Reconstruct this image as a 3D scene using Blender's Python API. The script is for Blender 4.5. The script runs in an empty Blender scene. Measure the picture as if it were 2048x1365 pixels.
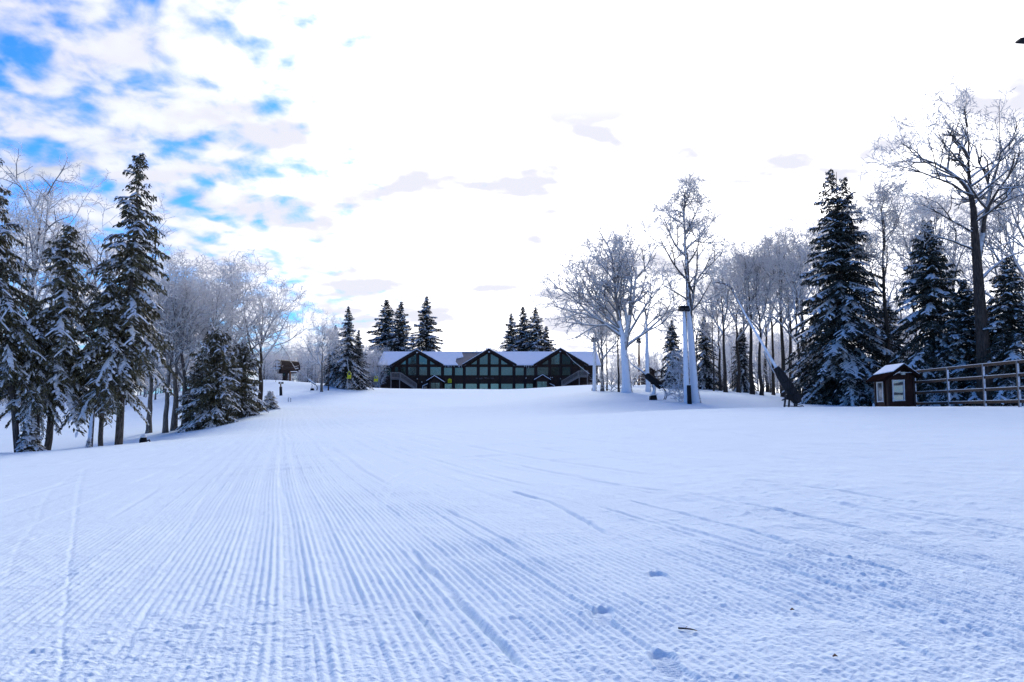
import bpy, math, random
import numpy as np
from mathutils import Vector, Matrix

R = math.radians
scene = bpy.context.scene
COL = scene.collection

# ------------------------------------------------------------------ camera
FPX = 1500.0                      # focal length in pixels of the 2048 px wide photograph
PITCH = R(5.6)
cam_d = bpy.data.cameras.new("camera")
cam_d.sensor_width = 36.0
cam_d.lens = 36.0 * FPX / 2048.0
cam_d.clip_start = 0.05
cam_d.clip_end = 12000
cam = bpy.data.objects.new("camera", cam_d)
COL.objects.link(cam)
cam.location = (0, 0, 0)
cam.rotation_euler = (math.pi / 2 + PITCH, 0, 0)
scene.camera = cam

# ------------------------------------------------------------------ light
SUN_EL, SUN_AZ = 27.0, -4.0       # behind the lodge, right of the view axis
scene.view_settings.view_transform = 'Standard'
scene.view_settings.look = 'None'
scene.view_settings.gamma = 1.0
scene.view_settings.exposure = 1.74
sun_d = bpy.data.lights.new("sun", 'SUN')
sun_d.energy = 0.75
sun_d.angle = R(16)
sun_d.color = (1.0, 0.96, 0.90)
sun = bpy.data.objects.new("sun", sun_d)
COL.objects.link(sun)
sdir = Vector((math.sin(R(SUN_AZ)) * math.cos(R(SUN_EL)), math.cos(R(SUN_AZ)) * math.cos(R(SUN_EL)), math.sin(R(SUN_EL))))
sun.rotation_euler = (-sdir).to_track_quat('-Z', 'Y').to_euler()
sun.location = (0, 0, 40)

world = bpy.data.worlds.new("World")
scene.world = world
world.use_nodes = True
wt = world.node_tree
for n in list(wt.nodes):
    wt.nodes.remove(n)


class NT:
    """small node-tree helper"""
    def __init__(self, tree):
        self.t = tree

    def n(self, typ, **kw):
        nd = self.t.nodes.new(typ)
        for k, v in kw.items():
            if k == 'inp':
                for kk, vv in v.items():
                    self.set(nd.inputs[kk], vv)
            else:
                setattr(nd, k, v)
        return nd

    def set(self, sock, v):
        if isinstance(v, bpy.types.NodeSocket):
            self.t.links.new(v, sock)
        else:
            if hasattr(sock, 'default_value') and sock.type == 'RGBA' and len(v) == 3:
                v = (*v, 1.0)
            sock.default_value = v

    def math(self, op, a, b=0.0, c=0.0, clamp=False):
        nd = self.n('ShaderNodeMath', operation=op, use_clamp=clamp)
        for i, v in enumerate((a, b, c)):
            self.set(nd.inputs[i], v)
        return nd.outputs[0]

    def vmath(self, op, a, b=(0, 0, 0)):
        nd = self.n('ShaderNodeVectorMath', operation=op)
        self.set(nd.inputs[0], a)
        self.set(nd.inputs[1], b)
        return nd.outputs['Value'] if op in ('DOT_PRODUCT', 'LENGTH') else nd.outputs[0]

    def smooth(self, v, lo, hi, a=0.0, b=1.0):
        nd = self.n('ShaderNodeMapRange', interpolation_type='SMOOTHSTEP')
        self.set(nd.inputs[0], v)
        for i, x in enumerate((lo, hi, a, b)):
            self.set(nd.inputs[i + 1], x)
        return nd.outputs[0]

    def mix(self, f, a, b):
        nd = self.n('ShaderNodeMix', data_type='RGBA')
        self.set(nd.inputs[0], f)
        self.set(nd.inputs[6], a)
        self.set(nd.inputs[7], b)
        return nd.outputs[2]

    def noise(self, vec, scale, detail=3.0, rough=0.5, dims='3D', dist=0.0, w=None):
        nd = self.n('ShaderNodeTexNoise', noise_dimensions=dims)
        if vec is not None:
            self.set(nd.inputs['Vector'], vec)
        nd.inputs['Scale'].default_value = scale
        nd.inputs['Detail'].default_value = detail
        nd.inputs['Roughness'].default_value = rough
        nd.inputs['Distortion'].default_value = dist
        return nd.outputs[0]


def build_world():
    q = NT(wt)
    out = q.n('ShaderNodeOutputWorld')
    bg = q.n('ShaderNodeBackground')
    wt.links.new(bg.outputs[0], out.inputs[0])
    sky = q.n('ShaderNodeTexSky', sky_type='NISHITA', sun_disc=False)
    sky.sun_elevation = R(SUN_EL)
    sky.sun_rotation = R(SUN_AZ)
    sky.altitude = 800
    sky.air_density = 1.2
    sky.dust_density = 0.4
    sky.ozone_density = 3.0
    tc = q.n('ShaderNodeTexCoord')
    d = tc.outputs['Generated']
    sep = q.n('ShaderNodeSeparateXYZ')
    wt.links.new(d, sep.inputs[0])
    zc = q.math('ADD', q.math('MAXIMUM', sep.outputs[2], 0.0), 0.30)
    cx = q.math('DIVIDE', sep.outputs[0], zc)
    cy = q.math('DIVIDE', sep.outputs[1], zc)
    comb = q.n('ShaderNodeCombineXYZ')
    wt.links.new(cx, comb.inputs[0])
    wt.links.new(cy, comb.inputs[1])
    p = comb.outputs[0]
    # altocumulus sheet: coarse cover, puffs, fine wisps
    big = q.noise(p, 2.0, 2.0, 0.5)
    puff = q.noise(p, 11.0, 4.0, 0.50, dist=0.25)
    fine = q.noise(p, 22.0, 4.0, 0.6)
    sd = q.vmath('DOT_PRODUCT', d, tuple(sdir))
    # cover grows towards the sun's quarter of the sky
    cover = q.smooth(sep.outputs[0], -0.45, 0.06, -0.035, 0.28)
    # the sheet thins out overhead and behind the photographer
    behind = q.smooth(sep.outputs[1], 0.10, 0.60, -0.34, 0.0)
    over = q.smooth(sep.outputs[2], 0.50, 0.8, 0.0, -0.28)
    v = q.math('ADD', q.math('MULTIPLY', big, 0.36), q.math('MULTIPLY', puff, 0.80))
    v = q.math('ADD', v, q.math('MULTIPLY', fine, 0.21))
    v = q.math('ADD', q.math('ADD', v, behind), q.math('ADD', cover, over))
    mask = q.smooth(v, 0.485, 0.755)
    thick = q.smooth(q.noise(p, 4.6, 3.0, 0.5), 0.50, 0.68)
    glow = q.math('MULTIPLY', q.smooth(sd, 0.55, 0.90), q.smooth(sep.outputs[0], -0.42, -0.10))
    gdir = Vector((0.30, 0.85, 0.43)).normalized()
    glow2 = q.math('POWER', q.math('MAXIMUM', q.vmath('DOT_PRODUCT', d, tuple(gdir)), 0.0), 7.0)
    bright = q.math('ADD', 0.262, q.math('ADD', q.math('MULTIPLY', glow, 0.17), q.math('MULTIPLY', glow2, 0.34)))
    bright = q.math('MULTIPLY', bright, q.math('SUBTRACT', 1.0, q.math('MULTIPLY', thick, 0.20)))
    bright = q.math('MULTIPLY', bright, q.smooth(v, 0.55, 0.90, 0.84, 1.16))
    ccol = q.mix(glow, (0.90, 0.95, 1.10), (1.02, 1.01, 1.03))
    cv = q.n('ShaderNodeVectorMath', operation='SCALE')
    q.set(cv.inputs[0], ccol)
    q.set(cv.inputs['Scale'], q.math('DIVIDE', bright, 0.10))
    # scattered small grey-lilac clouds floating lower than the bright sheet
    gpc = q.n('ShaderNodeMapping')
    gpc.inputs['Scale'].default_value = (1.0, 1.9, 1.0)
    q.set(gpc.inputs[0], p)
    gn = q.math('ADD', q.math('MULTIPLY', q.noise(gpc.outputs[0], 3.1, 3.0, 0.5), 0.8), q.math('MULTIPLY', q.noise(p, 14.0, 3.0, 0.5), 0.2))
    gm = q.math('MULTIPLY', q.smooth(gn, 0.47, 0.605), q.smooth(sep.outputs[2], 0.50, 0.36))
    cl2 = q.mix(gm, cv.outputs[0], (2.6, 2.62, 2.95))
    # deep blue gaps
    skyc = q.n('ShaderNodeVectorMath', operation='MULTIPLY')
    q.set(skyc.inputs[0], sky.outputs[0])
    q.set(skyc.inputs[1], (0.085, 0.275, 0.57))
    # cold haze hides the greenish band at the horizon
    low = q.smooth(sep.outputs[2], 0.0, 0.22, 1.0, 0.0)
    blue = q.mix(q.math('MULTIPLY', low, 0.75), skyc.outputs[0], (0.95, 2.15, 3.2))
    col = q.mix(mask, blue, cl2)
    wt.links.new(col, bg.inputs[0])
    bg.inputs[1].default_value = 0.10


build_world()


# ------------------------------------------------------------------ projection helpers
CP, SP = math.cos(PITCH), math.sin(PITCH)


def P(px, py, Y):
    """world point at depth Y that the photograph shows at (px, py)"""
    u, v = (px - 1024.0) / FPX, (682.5 - py) / FPX
    k = Y / (CP - v * SP)
    return Vector((u * k, Y, (SP + v * CP) * k))


# ------------------------------------------------------------------ noise (numpy)
_rng = np.random.default_rng(7)
_perm = np.concatenate([_rng.permutation(512)] * 3)
_grad = np.stack([np.cos(np.linspace(0, 2 * np.pi, 64, endpoint=False)), np.sin(np.linspace(0, 2 * np.pi, 64, endpoint=False))], 1)


def perlin(x, y, seed=0):
    x = np.asarray(x, float) + seed * 17.31
    y = np.asarray(y, float) + seed * 5.77
    xi, yi = np.floor(x).astype(int), np.floor(y).astype(int)
    xf, yf = x - xi, y - yi
    xi &= 511
    yi &= 511
    fu = xf ** 3 * (xf * (xf * 6 - 15) + 10)
    fv = yf ** 3 * (yf * (yf * 6 - 15) + 10)

    def g(ix, iy, dx, dy):
        h = _perm[_perm[ix & 511] + (iy & 511)] & 63
        return _grad[h, 0] * dx + _grad[h, 1] * dy
    a = g(xi, yi, xf, yf)
    b = g(xi + 1, yi, xf - 1, yf)
    c = g(xi, yi + 1, xf, yf - 1)
    e = g(xi + 1, yi + 1, xf - 1, yf - 1)
    return (a + fu * (b - a)) + fv * ((c + fu * (e - c)) - (a + fu * (b - a)))


def fbm(x, y, oct=4, seed=0, gain=0.5):
    s, a, f = 0, 1.0, 1.0
    for i in range(oct):
        s = s + a * perlin(x * f, y * f, seed + i)
        a *= gain
        f *= 2.03
    return s


def sstep(x, a, b):
    t = np.clip((x - a) / (b - a), 0, 1)
    return t * t * (3 - 2 * t)


# ------------------------------------------------------------------ terrain height table
TY = np.array([0, 15, 28, 36, 42, 50, 60, 75, 95, 115, 128, 145, 200, 350, 800, 4000.0])
TPX = np.array([-1400, -200, 0, 250, 400, 520, 640, 760, 1000, 1200, 1310, 1430, 1600, 1750, 2048, 2300, 3400.0])
TZ = np.array([
    [-.9] * 17,
    [-1.35, -1.25, -1.2, -1.1, -1.04, -.98, -.93, -.88, -.78, -.66, -.6, -.52, -.46, -.42, -.38, -.36, -.3],
    [-1.75, -1.6, -1.45, -1.2, -1.05, -.93, -.82, -.72, -.52, -.25, -.1, .03, .13, .2, .25, .27, .4],
    [-2.4, -2.1, -1.98, -1.41, -1.10, -.92, -.8, -.68, -.42, 0, .17, .29, .35, .37, .37, .38, .5],
    [-3.2, -2.7, -2.5, -1.8, -1.27, -.9, -.72, -.55, -.3, .05, .18, .26, .25, .25, .22, .2, .3],
    [-3.4, -2.9, -2.6, -1.8, -1.15, -.5, -.35, -.2, 0, .5, .76, .8, .66, .55, .40, .4, .4],
    [-2.9, -2.5, -2.2, -1.5, -.95, 0, .1, .25, .6, 1.2, 1.4, 1.5, 1.2, .9, .7, .7, .7],
    [-1.8, -1.6, -1.4, -.6, .3, 1.2, 1.2, 1.05, 1.4, 2.2, 2.35, 2.3, 1.6, 1.3, 1.2, 1.2, 1.2],
    [-.3, -.2, 0, 1, 2.0, 2.8, 2.9, 2.4, 2.55, 3.3, 3.7, 3.4, 2.4, 2, 2, 2, 2],
    [1, 1.2, 1.5, 2.5, 3.9, 5.35, 4.75, 3.95, 3.75, 4.4, 4.5, 4, 3, 2.6, 2.6, 2.6, 2.6],
    [1.5, 1.8, 2, 3, 4.3, 5.6, 5.2, 4.4, 4.17, 5.0, 4.9, 4.3, 3.3, 3, 3, 3, 3],
    [2, 2.4, 2.6, 3.6, 4.6, 5.2, 5.5, 4.0, 3.7, 4.8, 5.0, 4.6, 3.8, 3.4, 3.4, 3.4, 3.4],
    [3, 3, 3.2, 4, 4.8, 5.4, 5.6, 5, 4.6, 5, 5, 4.8, 4.4, 4, 4, 4, 4],
    [3] * 17,
    [-8] * 17,
    [-90] * 17])


def pchip(x, y, xq):
    h = np.diff(x)
    dl = np.diff(y, axis=0) / h[:, None]
    m = np.zeros_like(y)
    m[0], m[-1] = dl[0], dl[-1]
    w1 = (2 * h[1:] + h[:-1])[:, None]
    w2 = (h[1:] + 2 * h[:-1])[:, None]
    same = dl[:-1] * dl[1:] > 0
    with np.errstate(divide='ignore', invalid='ignore'):
        hm = (w1 + w2) / (w1 / dl[:-1] + w2 / dl[1:])
    m[1:-1] = np.where(same, hm, 0)
    i = np.clip(np.searchsorted(x, xq) - 1, 0, len(x) - 2)
    t = ((xq - x[i]) / h[i])[:, None]
    hh = h[i][:, None]
    return ((1 + 2 * t) * (1 - t) ** 2 * y[i] + t * (1 - t) ** 2 * hh * m[i] + t * t * (3 - 2 * t) * y[i + 1] + t * t * (t - 1) * hh * m[i + 1])


_lq = np.linspace(math.log(5), math.log(4005), 900)
_yq = np.exp(_lq) - 5
_uq = np.linspace((-1400 - 1024) / FPX, (3400 - 1024) / FPX, 500)
_tab = pchip(TY, TZ, np.clip(_yq, 0, 4000))
_tab = pchip((TPX - 1024) / FPX, _tab.T.copy(), _uq).T
_k = np.exp(-np.linspace(-2, 2, 9) ** 2)
_k /= _k.sum()
_tab = np.apply_along_axis(lambda c: np.convolve(np.pad(c, 4, 'edge'), _k, 'valid'), 0, _tab)
_tab = np.apply_along_axis(lambda c: np.convolve(np.pad(c, 4, 'edge'), _k, 'valid'), 1, _tab)


def ground_base(X, Y):
    X, Y = np.asarray(X, float), np.asarray(Y, float)
    Yc = np.clip(Y, 0, 3999)
    u = X / np.maximum(Yc, 7.0)
    fi = np.clip((np.log(Yc + 5) - _lq[0]) / (_lq[1] - _lq[0]), 0, 898.999)
    fj = np.clip((u - _uq[0]) / (_uq[1] - _uq[0]), 0, 498.999)
    i, j = fi.astype(int), fj.astype(int)
    a, b = fi - i, fj - j
    z = (_tab[i, j] * (1 - a) * (1 - b) + _tab[i + 1, j] * a * (1 - b) + _tab[i, j + 1] * (1 - a) * b + _tab[i + 1, j + 1] * a * b)
    far = sstep(Yc, 30, 70) * (1 - sstep(Yc, 300, 900))
    return z + far * 0.09 * fbm(X / 11.0, Y / 11.0, 3, 3) + 0.025 * fbm(X / 5.0, Y / 5.0, 2, 9)


def gz(x, y):
    return float(ground_base(np.array([x]), np.array([y]))[0])


HEAD = R(-17.0)


def ground_detail(X, Y, dr):
    """groomed corduroy, seams, crumbs and boot prints, in metres; dr = mesh spacing used to fade what it cannot hold"""
    near = 1 - sstep(Y, 34, 60)
    T = X * math.sin(HEAD) + Y * math.cos(HEAD)
    S = X * math.cos(HEAD) - Y * math.sin(HEAD)
    S = S + 0.14 * perlin(T * 0.09, S * 0.08, 1) + 0.012 * perlin(T * 0.5, S * 0.3, 2) + 0.003 * perlin(T * 2.4, S * 2.0, 12)
    strip = np.floor((S + 1.2) / 4.4)
    jit = np.sin(strip * 12.9898) * 0.5
    S2 = S + T * jit * 0.035 + jit
    pitch = 0.041
    w = 0.5 - 0.5 * np.cos(2 * np.pi * S2 / pitch)
    smear = sstep(fbm(X * 0.45 + 3, Y * 0.30, 3, 21), -0.30, 0.25)
    smear2 = sstep(fbm(T * 0.55, S * 0.16, 3, 27), -0.15, 0.1)
    right = sstep(X - 0.06 * Y, 0.35, 1.5)
    m = (0.45 + 0.55 * smear) * (0.45 + 0.55 * smear2) * (1 - 0.15 * right)
    ang = np.arctan2(X, np.maximum(Y, 0.1)) - HEAD
    proj = dr * np.abs(np.sin(ang)) + 0.002
    fade = 1 / (1 + (proj / (pitch * 0.42)) ** 4)
    gi = np.floor(S2 / pitch)
    gr = np.modf(np.abs(np.sin(gi * 78.233) * 43758.5453))[0]
    gr2 = np.modf(np.abs(np.sin(np.floor(gi / 3) * 39.425) * 24634.6345))[0]
    h = 0.0120 * w ** 0.7 * m * fade * (0.55 + 0.6 * gr) + 0.013 * m * (gr2 - 0.5) * (0.6 + 0.4 * w) / (1 + (proj / (pitch * 1.6)) ** 4)
    # broken ridges across the grooves, where the tiller chattered
    h = h + 0.005 * m * perlin(T * 6.0, S * 14.0, 15) * fade
    # seams between passes, and the marks of edges and treads
    rg = np.random.default_rng(5)
    for s0 in (-3.3, -1.6, -0.6, 1.3, 2.1, 2.75, 3.6, 4.3, 5.2, 5.9, 6.9, 7.7, 8.9, 10.4, 12.0, 14.0, 16.5, 19, -5, -7, -9.5, -12.5):
        ds = S - s0 - 0.05 * perlin(T * 0.3, T * 0 + s0, 31)
        amp = rg.uniform(0.003, 0.011) * sstep(perlin(T * 0.33, T * 0 + s0 * 7.1, 33), -0.2, 0.15)
        wd = rg.uniform(0.014, 0.026) + 0.25 * dr
        h = h + amp * (-np.exp(-(ds / wd) ** 2) + 0.6 * np.exp(-((ds - 1.9 * wd) / wd) ** 2)) * near
    for pl, amp, wd in TRACKS:
        lo, hi = pl.min(0) - .4, pl.max(0) + .4
        sel = (X > lo[0]) & (X < hi[0]) & (Y > lo[1]) & (Y < hi[1])
        if not sel.any():
            continue
        px, py = X[sel], Y[sel]
        best = np.full(px.shape, 9.0)
        sgn = np.zeros(px.shape)
        pos = np.zeros(px.shape)
        n = len(pl) - 1
        for i in range(n):
            ax, ay = pl[i]
            ex, ey = pl[i + 1] - pl[i]
            l2 = ex * ex + ey * ey + 1e-9
            t = np.clip(((px - ax) * ex + (py - ay) * ey) / l2, 0, 1)
            dx, dy = px - ax - t * ex, py - ay - t * ey
            dd = np.hypot(dx, dy)
            k = dd < best
            best = np.where(k, dd, best)
            sgn = np.where(k, np.sign(ex * dy - ey * dx), sgn)
            pos = np.where(k, (i + t) / n, pos)
        ds = best * sgn + 0.015 * perlin(px * 3.1, py * 3.1, 37) + 0.004 * perlin(px * 17, py * 17, 38)
        w = 0.42 * wd + 0.2 * dr[sel]
        a = (0.85 if pl[:, 0].mean() > -0.12 * pl[:, 1].mean() else 0.20) * amp * sstep(pos, 0, .06) * (1 - sstep(pos, .9, 1)) * (0.5 + 0.5 * sstep(perlin(px * 1.7, py * 1.7, 39), -.3, .2))
        h[sel] += a * (-np.exp(-(ds / w) ** 2) + 0.15 * np.exp(-((ds - 2.0 * w) / (1.1 * w)) ** 2))
    # wind crust further up the slope
    wc = perlin(X * 0.35 + Y * .1, Y * 1.9, 50) + 0.5 * perlin(X * 0.8, Y * 3.7, 51)
    h = h + 0.055 * np.maximum(wc - 0.22, 0) * sstep(Y, 8, 15) * (1 - sstep(Y, 36, 48))
    # crumbs of snow
    c1 = np.maximum(perlin(X * 9, Y * 9, 60) - 0.22, 0)
    c2 = np.maximum(perlin(X * 21, Y * 21, 61) - 0.2, 0)
    c3 = perlin(X * 46, Y * 46, 62)
    cm = np.clip(0.25 + 0.5 * right + 0.35 * (1 - smear), 0, 1.1)
    f1 = 1 / (1 + (dr / 0.05) ** 4)
    f2 = 1 / (1 + (dr / 0.02) ** 4)
    h = h + near * (0.008 * perlin(X * 5.1, Y * 5.1, 81) / (1 + (dr / .12) ** 4) + 0.0065 * perlin(X * 12.3, Y * 12.3, 82) / (1 + (dr / .06) ** 4)) * (0.5 + 0.25 * right)
    patch = 0.35 + 0.65 * sstep(fbm(X * 0.8, Y * 0.8, 2, 66), -0.2, 0.25)
    h = h + cm * patch * (0.050 * c1 * f1 + 0.036 * c2 * f2 + 0.006 * c3 * f2)
    h = h + 0.0042 * perlin(X * 33, Y * 33, 68) * f2 + 0.0022 * perlin(X * 75, Y * 75, 69) / (1 + (dr / 0.009) ** 4)
    h = h + 0.010 * fbm(X * 2.2, Y * 2.2, 3, 70) * (0.4 + right) * near
    # boot prints
    for fx, fy, rot in BOOTS:
        dx, dy = X - fx, Y - fy
        a = dx * math.cos(rot) + dy * math.sin(rot)
        b = -dx * math.sin(rot) + dy * math.cos(rot)
        e = (a / (0.048 + 0.012 * np.clip(b / .14, -1, 1))) ** 2 + (b / 0.145) ** 2
        ins = 1 - sstep(e, 0.7, 1.15)
        h = h * (1 - 0.7 * ins) - ins * (0.002 + 0.012 * sstep(b, 0.03, 0.13)) + ins * 0.0025 * np.cos(b * 2 * np.pi / 0.022) + 0.005 * np.exp(-((e - 1.3) / 0.3) ** 2) * sstep(b, -.05, .1)
    return h


def ground_hit(px, py):
    """point of the slope under a pixel of the photograph"""
    lo, hi = 0.5, 400.0
    for Y in np.exp(np.linspace(math.log(1.5), math.log(120), 700)):
        p = P(px, py, Y)
        if p.z <= gz(p.x, p.y):
            return p
    return P(px, py, 100)


TRACKS = []


def _spline(pts, n=10):
    pts = np.array(pts, float)
    q = np.vstack([2 * pts[0] - pts[1], pts, 2 * pts[-1] - pts[-2]])
    out = []
    for i in range(1, len(q) - 2):
        for t in np.linspace(0, 1, n, endpoint=False):
            out.append(0.5 * (2 * q[i] + (q[i + 1] - q[i - 1]) * t + (2 * q[i - 1] - 5 * q[i] + 4 * q[i + 1] - q[i + 2]) * t ** 2 + (3 * q[i] - q[i - 1] - 3 * q[i + 1] + q[i + 2]) * t ** 3))
    out.append(q[-2])
    return np.array(out)


for _pl, _a, _w in (
        ([(120, 1390), (128, 1240), (145, 1080), (160, 970), (172, 930)], .026, .020),
        ([(215, 1390), (290, 1230), (350, 1110), (400, 1010), (432, 960), (470, 905)], .022, .018),
        ([(672, 1390), (640, 1280), (605, 1140), (575, 1010), (560, 960), (556, 905)], .024, .020),
        ([(435, 1390), (452, 1230), (475, 1080), (490, 990)], .010, .016),
        ([(905, 1335), (870, 1280), (828, 1222)], .028, .024),
        ([(1050, 1345), (935, 1225), (850, 1135), (820, 1100)], .034, .034),
        ([(790, 1180), (750, 1120), (705, 1060)], .022, .020),
        ([(690, 1075), (655, 1015), (620, 970)], .018, .018),
        ([(757, 1035), (757, 990), (790, 955), (860, 925), (960, 905)], .022, .030),
        ([(775, 1030), (778, 995), (812, 962), (880, 933)], .016, .030),
        ([(885, 1018), (1010, 1085), (1100, 1145)], .022, .022),
        ([(1018, 983), (1090, 1003), (1150, 1032), (1220, 1075)], .030, .030),
        ([(1250, 1000), (1430, 1045), (1650, 1110), (1880, 1165)], .024, .026),
        ([(1470, 1005), (1640, 1040), (1800, 1078)], .028, .028),
        ([(1480, 960), (1700, 985), (1850, 1010)], .022, .028),
        ([(1180, 1010), (1390, 1075), (1600, 1150), (1730, 1195)], .016, .024),
        ([(1030, 930), (1200, 965), (1340, 985)], .022, .030),
        ([(1700, 1000), (1900, 1035), (2100, 1070)], .020, .030),
        ([(1560, 1180), (1800, 1290), (1950, 1365)], .014, .022),
        ([(75, 1050), (90, 1000), (120, 970), (180, 935), (270, 905)], .018, .030),
        ([(10, 1170), (35, 1100), (70, 1050)], .016, .022),
        ([(0, 985), (120, 960), (300, 940)], .014, .030),
        ([(1330, 860), (1420, 862), (1560, 880)], .03, .05), ([(1400, 865), (1500, 858), (1620, 855)], .03, .06)):
    _h = [ground_hit(x, y) for x, y in _pl]
    TRACKS.append((_spline([(q.x, q.y) for q in _h]), _a, _w))
BOOTS = []
for _bx, _by, _r in ((1322, 1160, 0.10), (1205, 1240, -0.12), (1335, 1335, 0.05)):
    _p = ground_hit(_bx, _by)
    BOOTS.append((_p.x, _p.y, _r))


# ------------------------------------------------------------------ materials
def mat(name):
    m = bpy.data.materials.new(name)
    m.use_nodes = True
    t = m.node_tree
    b = t.nodes['Principled BSDF']
    return m, NT(t), b


def simple(name, col, rough=0.6, metal=0.0, var=0.25, scale=6.0, bump=0.0, spec=0.12):
    m, q, b = mat(name)
    tc = q.n('ShaderNodeTexCoord')
    nz = q.noise(tc.outputs['Object'], scale, 4.0, 0.6)
    a = tuple(c * (1 - var) for c in col)
    c = tuple(min(1, c * (1 + var)) for c in col)
    q.set(b.inputs['Base Color'], q.mix(q.smooth(nz, .3, .7), a, c))
    b.inputs['Roughness'].default_value = rough
    b.inputs['Metallic'].default_value = metal
    b.inputs['Specular IOR Level'].default_value = spec
    if bump:
        bp = q.n('ShaderNodeBump')
        bp.inputs['Strength'].default_value = bump
        bp.inputs['Distance'].default_value = 0.02
        q.set(bp.inputs['Height'], nz)
        q.set(b.inputs['Normal'], bp.outputs[0])
    return m


def snow_mat(name, col=(0.77, 0.865, 0.925), grain=0.85, gscale=90.0, gdist=0.006):
    m, q, b = mat(name)
    g = q.n('ShaderNodeNewGeometry')
    pos = g.outputs['Position']
    n1 = q.noise(pos, 1.3, 3.0, 0.5)
    q.set(b.inputs['Base Color'], q.mix(n1, tuple(c * 0.96 for c in col), tuple(min(1, c * 1.03) for c in col)))
    b.inputs['Roughness'].default_value = 0.9
    b.inputs['Specular IOR Level'].default_value = 0.04
    n2 = q.math('ADD', q.noise(pos, gscale, 3.0, 0.65), q.math('MULTIPLY', q.noise(pos, gscale * 0.28, 3.0, 0.6), 1.8))
    bp = q.n('ShaderNodeBump')
    bp.inputs['Strength'].default_value = grain
    bp.inputs['Distance'].default_value = gdist
    q.set(bp.inputs['Height'], n2)
    q.set(b.inputs['Normal'], bp.outputs[0])
    return m


def bark_mat(name, dark, light, snow_lo, snow_hi, side=0.0, noise_amt=0.5, frost=(0.78, 0.82, 0.9), base_frost=0.0, top=None, trans=0.0):
    """bark carrying snow: the coat lies on faces turned up, and with side > 0 also on the windward (-Y) face"""
    m, q, b = mat(name)
    g = q.n('ShaderNodeNewGeometry')
    tc = q.n('ShaderNodeTexCoord')
    n = g.outputs['Normal']
    nzv = q.vmath('DOT_PRODUCT', n, (-0.15 * side if side < 1 else -0.55, -side, 1.0 if side < 1 else 0.3))
    ns = q.noise(g.outputs['Position'], 5.0, 4.0, 0.6)
    v = q.math('ADD', nzv, q.math('MULTIPLY', q.math('SUBTRACT', ns, 0.5), noise_amt * 2))
    if top:      # the snow gun reached only the lower stem
        sz = q.n('ShaderNodeSeparateXYZ')
        q.set(sz.inputs[0], tc.outputs['Object'])
        v = q.math('SUBTRACT', v, q.smooth(q.math('ADD', sz.outputs[2], q.math('MULTIPLY', ns, 3.0)), top * 0.55 + 1.5, top + 1.5, 0.0, 0.95))
    mp = q.n('ShaderNodeMapping')
    mp.inputs['Scale'].default_value = (9, 9, 1.6)
    q.set(mp.inputs[0], tc.outputs['Object'])
    nb = q.noise(mp.outputs[0], 2.0, 5.0, 0.65)
    v = q.math('ADD', v, q.math('MULTIPLY', q.math('SUBTRACT', nb, 0.5), 1.4 if side >= 1 else 0.3))
    f = q.smooth(v, snow_lo, snow_hi, base_frost, 1.0)
    bark = q.mix(q.smooth(nb, .35, .65), dark, light)
    q.set(b.inputs['Base Color'], q.mix(f, bark, frost))
    b.inputs['Roughness'].default_value = 0.85
    b.inputs['Specular IOR Level'].default_value = 0.2
    bp = q.n('ShaderNodeBump')
    bp.inputs['Strength'].default_value = 0.5
    bp.inputs['Distance'].default_value = 0.03
    q.set(bp.inputs['Height'], nb)
    q.set(b.inputs['Normal'], bp.outputs[0])
    if trans:    # rime lets light through
        tr = q.n('ShaderNodeBsdfTranslucent')
        q.set(tr.inputs[0], frost)
        ms = q.n('ShaderNodeMixShader')
        q.set(ms.inputs[0], q.math('MULTIPLY', f, trans))
        m.node_tree.links.new(b.outputs[0], ms.inputs[1])
        m.node_tree.links.new(tr.outputs[0], ms.inputs[2])
        m.node_tree.links.new(ms.outputs[0], m.node_tree.nodes['Material Output'].inputs[0])
    return m


M = {}
M['snow'] = snow_mat('groomed_snow')
M['bough_snow'] = snow_mat('bough_snow', (0.84, 0.84, 0.85), 0.4, 14.0, 0.04)
M['roof_snow'] = snow_mat('roof_snow', (0.80, 0.845, 0.93), 0.3, 5.0, 0.04)
M['trunk'] = bark_mat('snowy_bark', (0.035, 0.030, 0.027), (0.13, 0.11, 0.10), 0.35, 0.8, 0.25, 0.45)
M['trunk_dark'] = bark_mat('dark_bark', (0.022, 0.017, 0.014), (0.075, 0.058, 0.047), 0.55, 0.95, 0.0, 0.3)
M['trunk_grey'] = bark_mat('grey_bark', (0.07, 0.062, 0.056), (0.20, 0.18, 0.165), 0.45, 0.95, 0.35, 0.4)
M['trunk_white'] = bark_mat('windblown_bark', (0.06, 0.05, 0.045), (0.16, 0.13, 0.12), -0.05, 0.4, 1.0, 0.7, top=7.0)
M['limb'] = bark_mat('limb_bark', (0.04, 0.035, 0.032), (0.12, 0.105, 0.097), -0.2, 0.45, 0.2, 0.4, (0.84, 0.84, 0.86), 0.12)
M['limb_backlit'] = bark_mat('backlit_limb_bark', (0.032, 0.027, 0.024), (0.10, 0.085, 0.074), 0.02, 0.65, 0.2, 0.4, (0.84, 0.84, 0.86))  # limb bark darkened in its colour to look backlit
M['limb_white'] = bark_mat('windblown_limb', (0.05, 0.042, 0.038), (0.13, 0.11, 0.10), 0.0, 0.5, 1.0, 0.9, top=3.6)
M['twig'] = bark_mat('rimed_twig', (0.07, 0.062, 0.058), (0.15, 0.135, 0.125), -0.35, 0.35, 0.25, 0.5, (0.95, 0.93, 0.92), 0.82, None, 0.45)
M['twig_dim'] = bark_mat('backlit_rimed_twig', (0.055, 0.045, 0.038), (0.13, 0.11, 0.095), -0.2, 0.5, 0.25, 0.5, (0.95, 0.93, 0.92), 0.68, None, 0.5)  # rimed twig, its backlit greyness put into the colour


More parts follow.
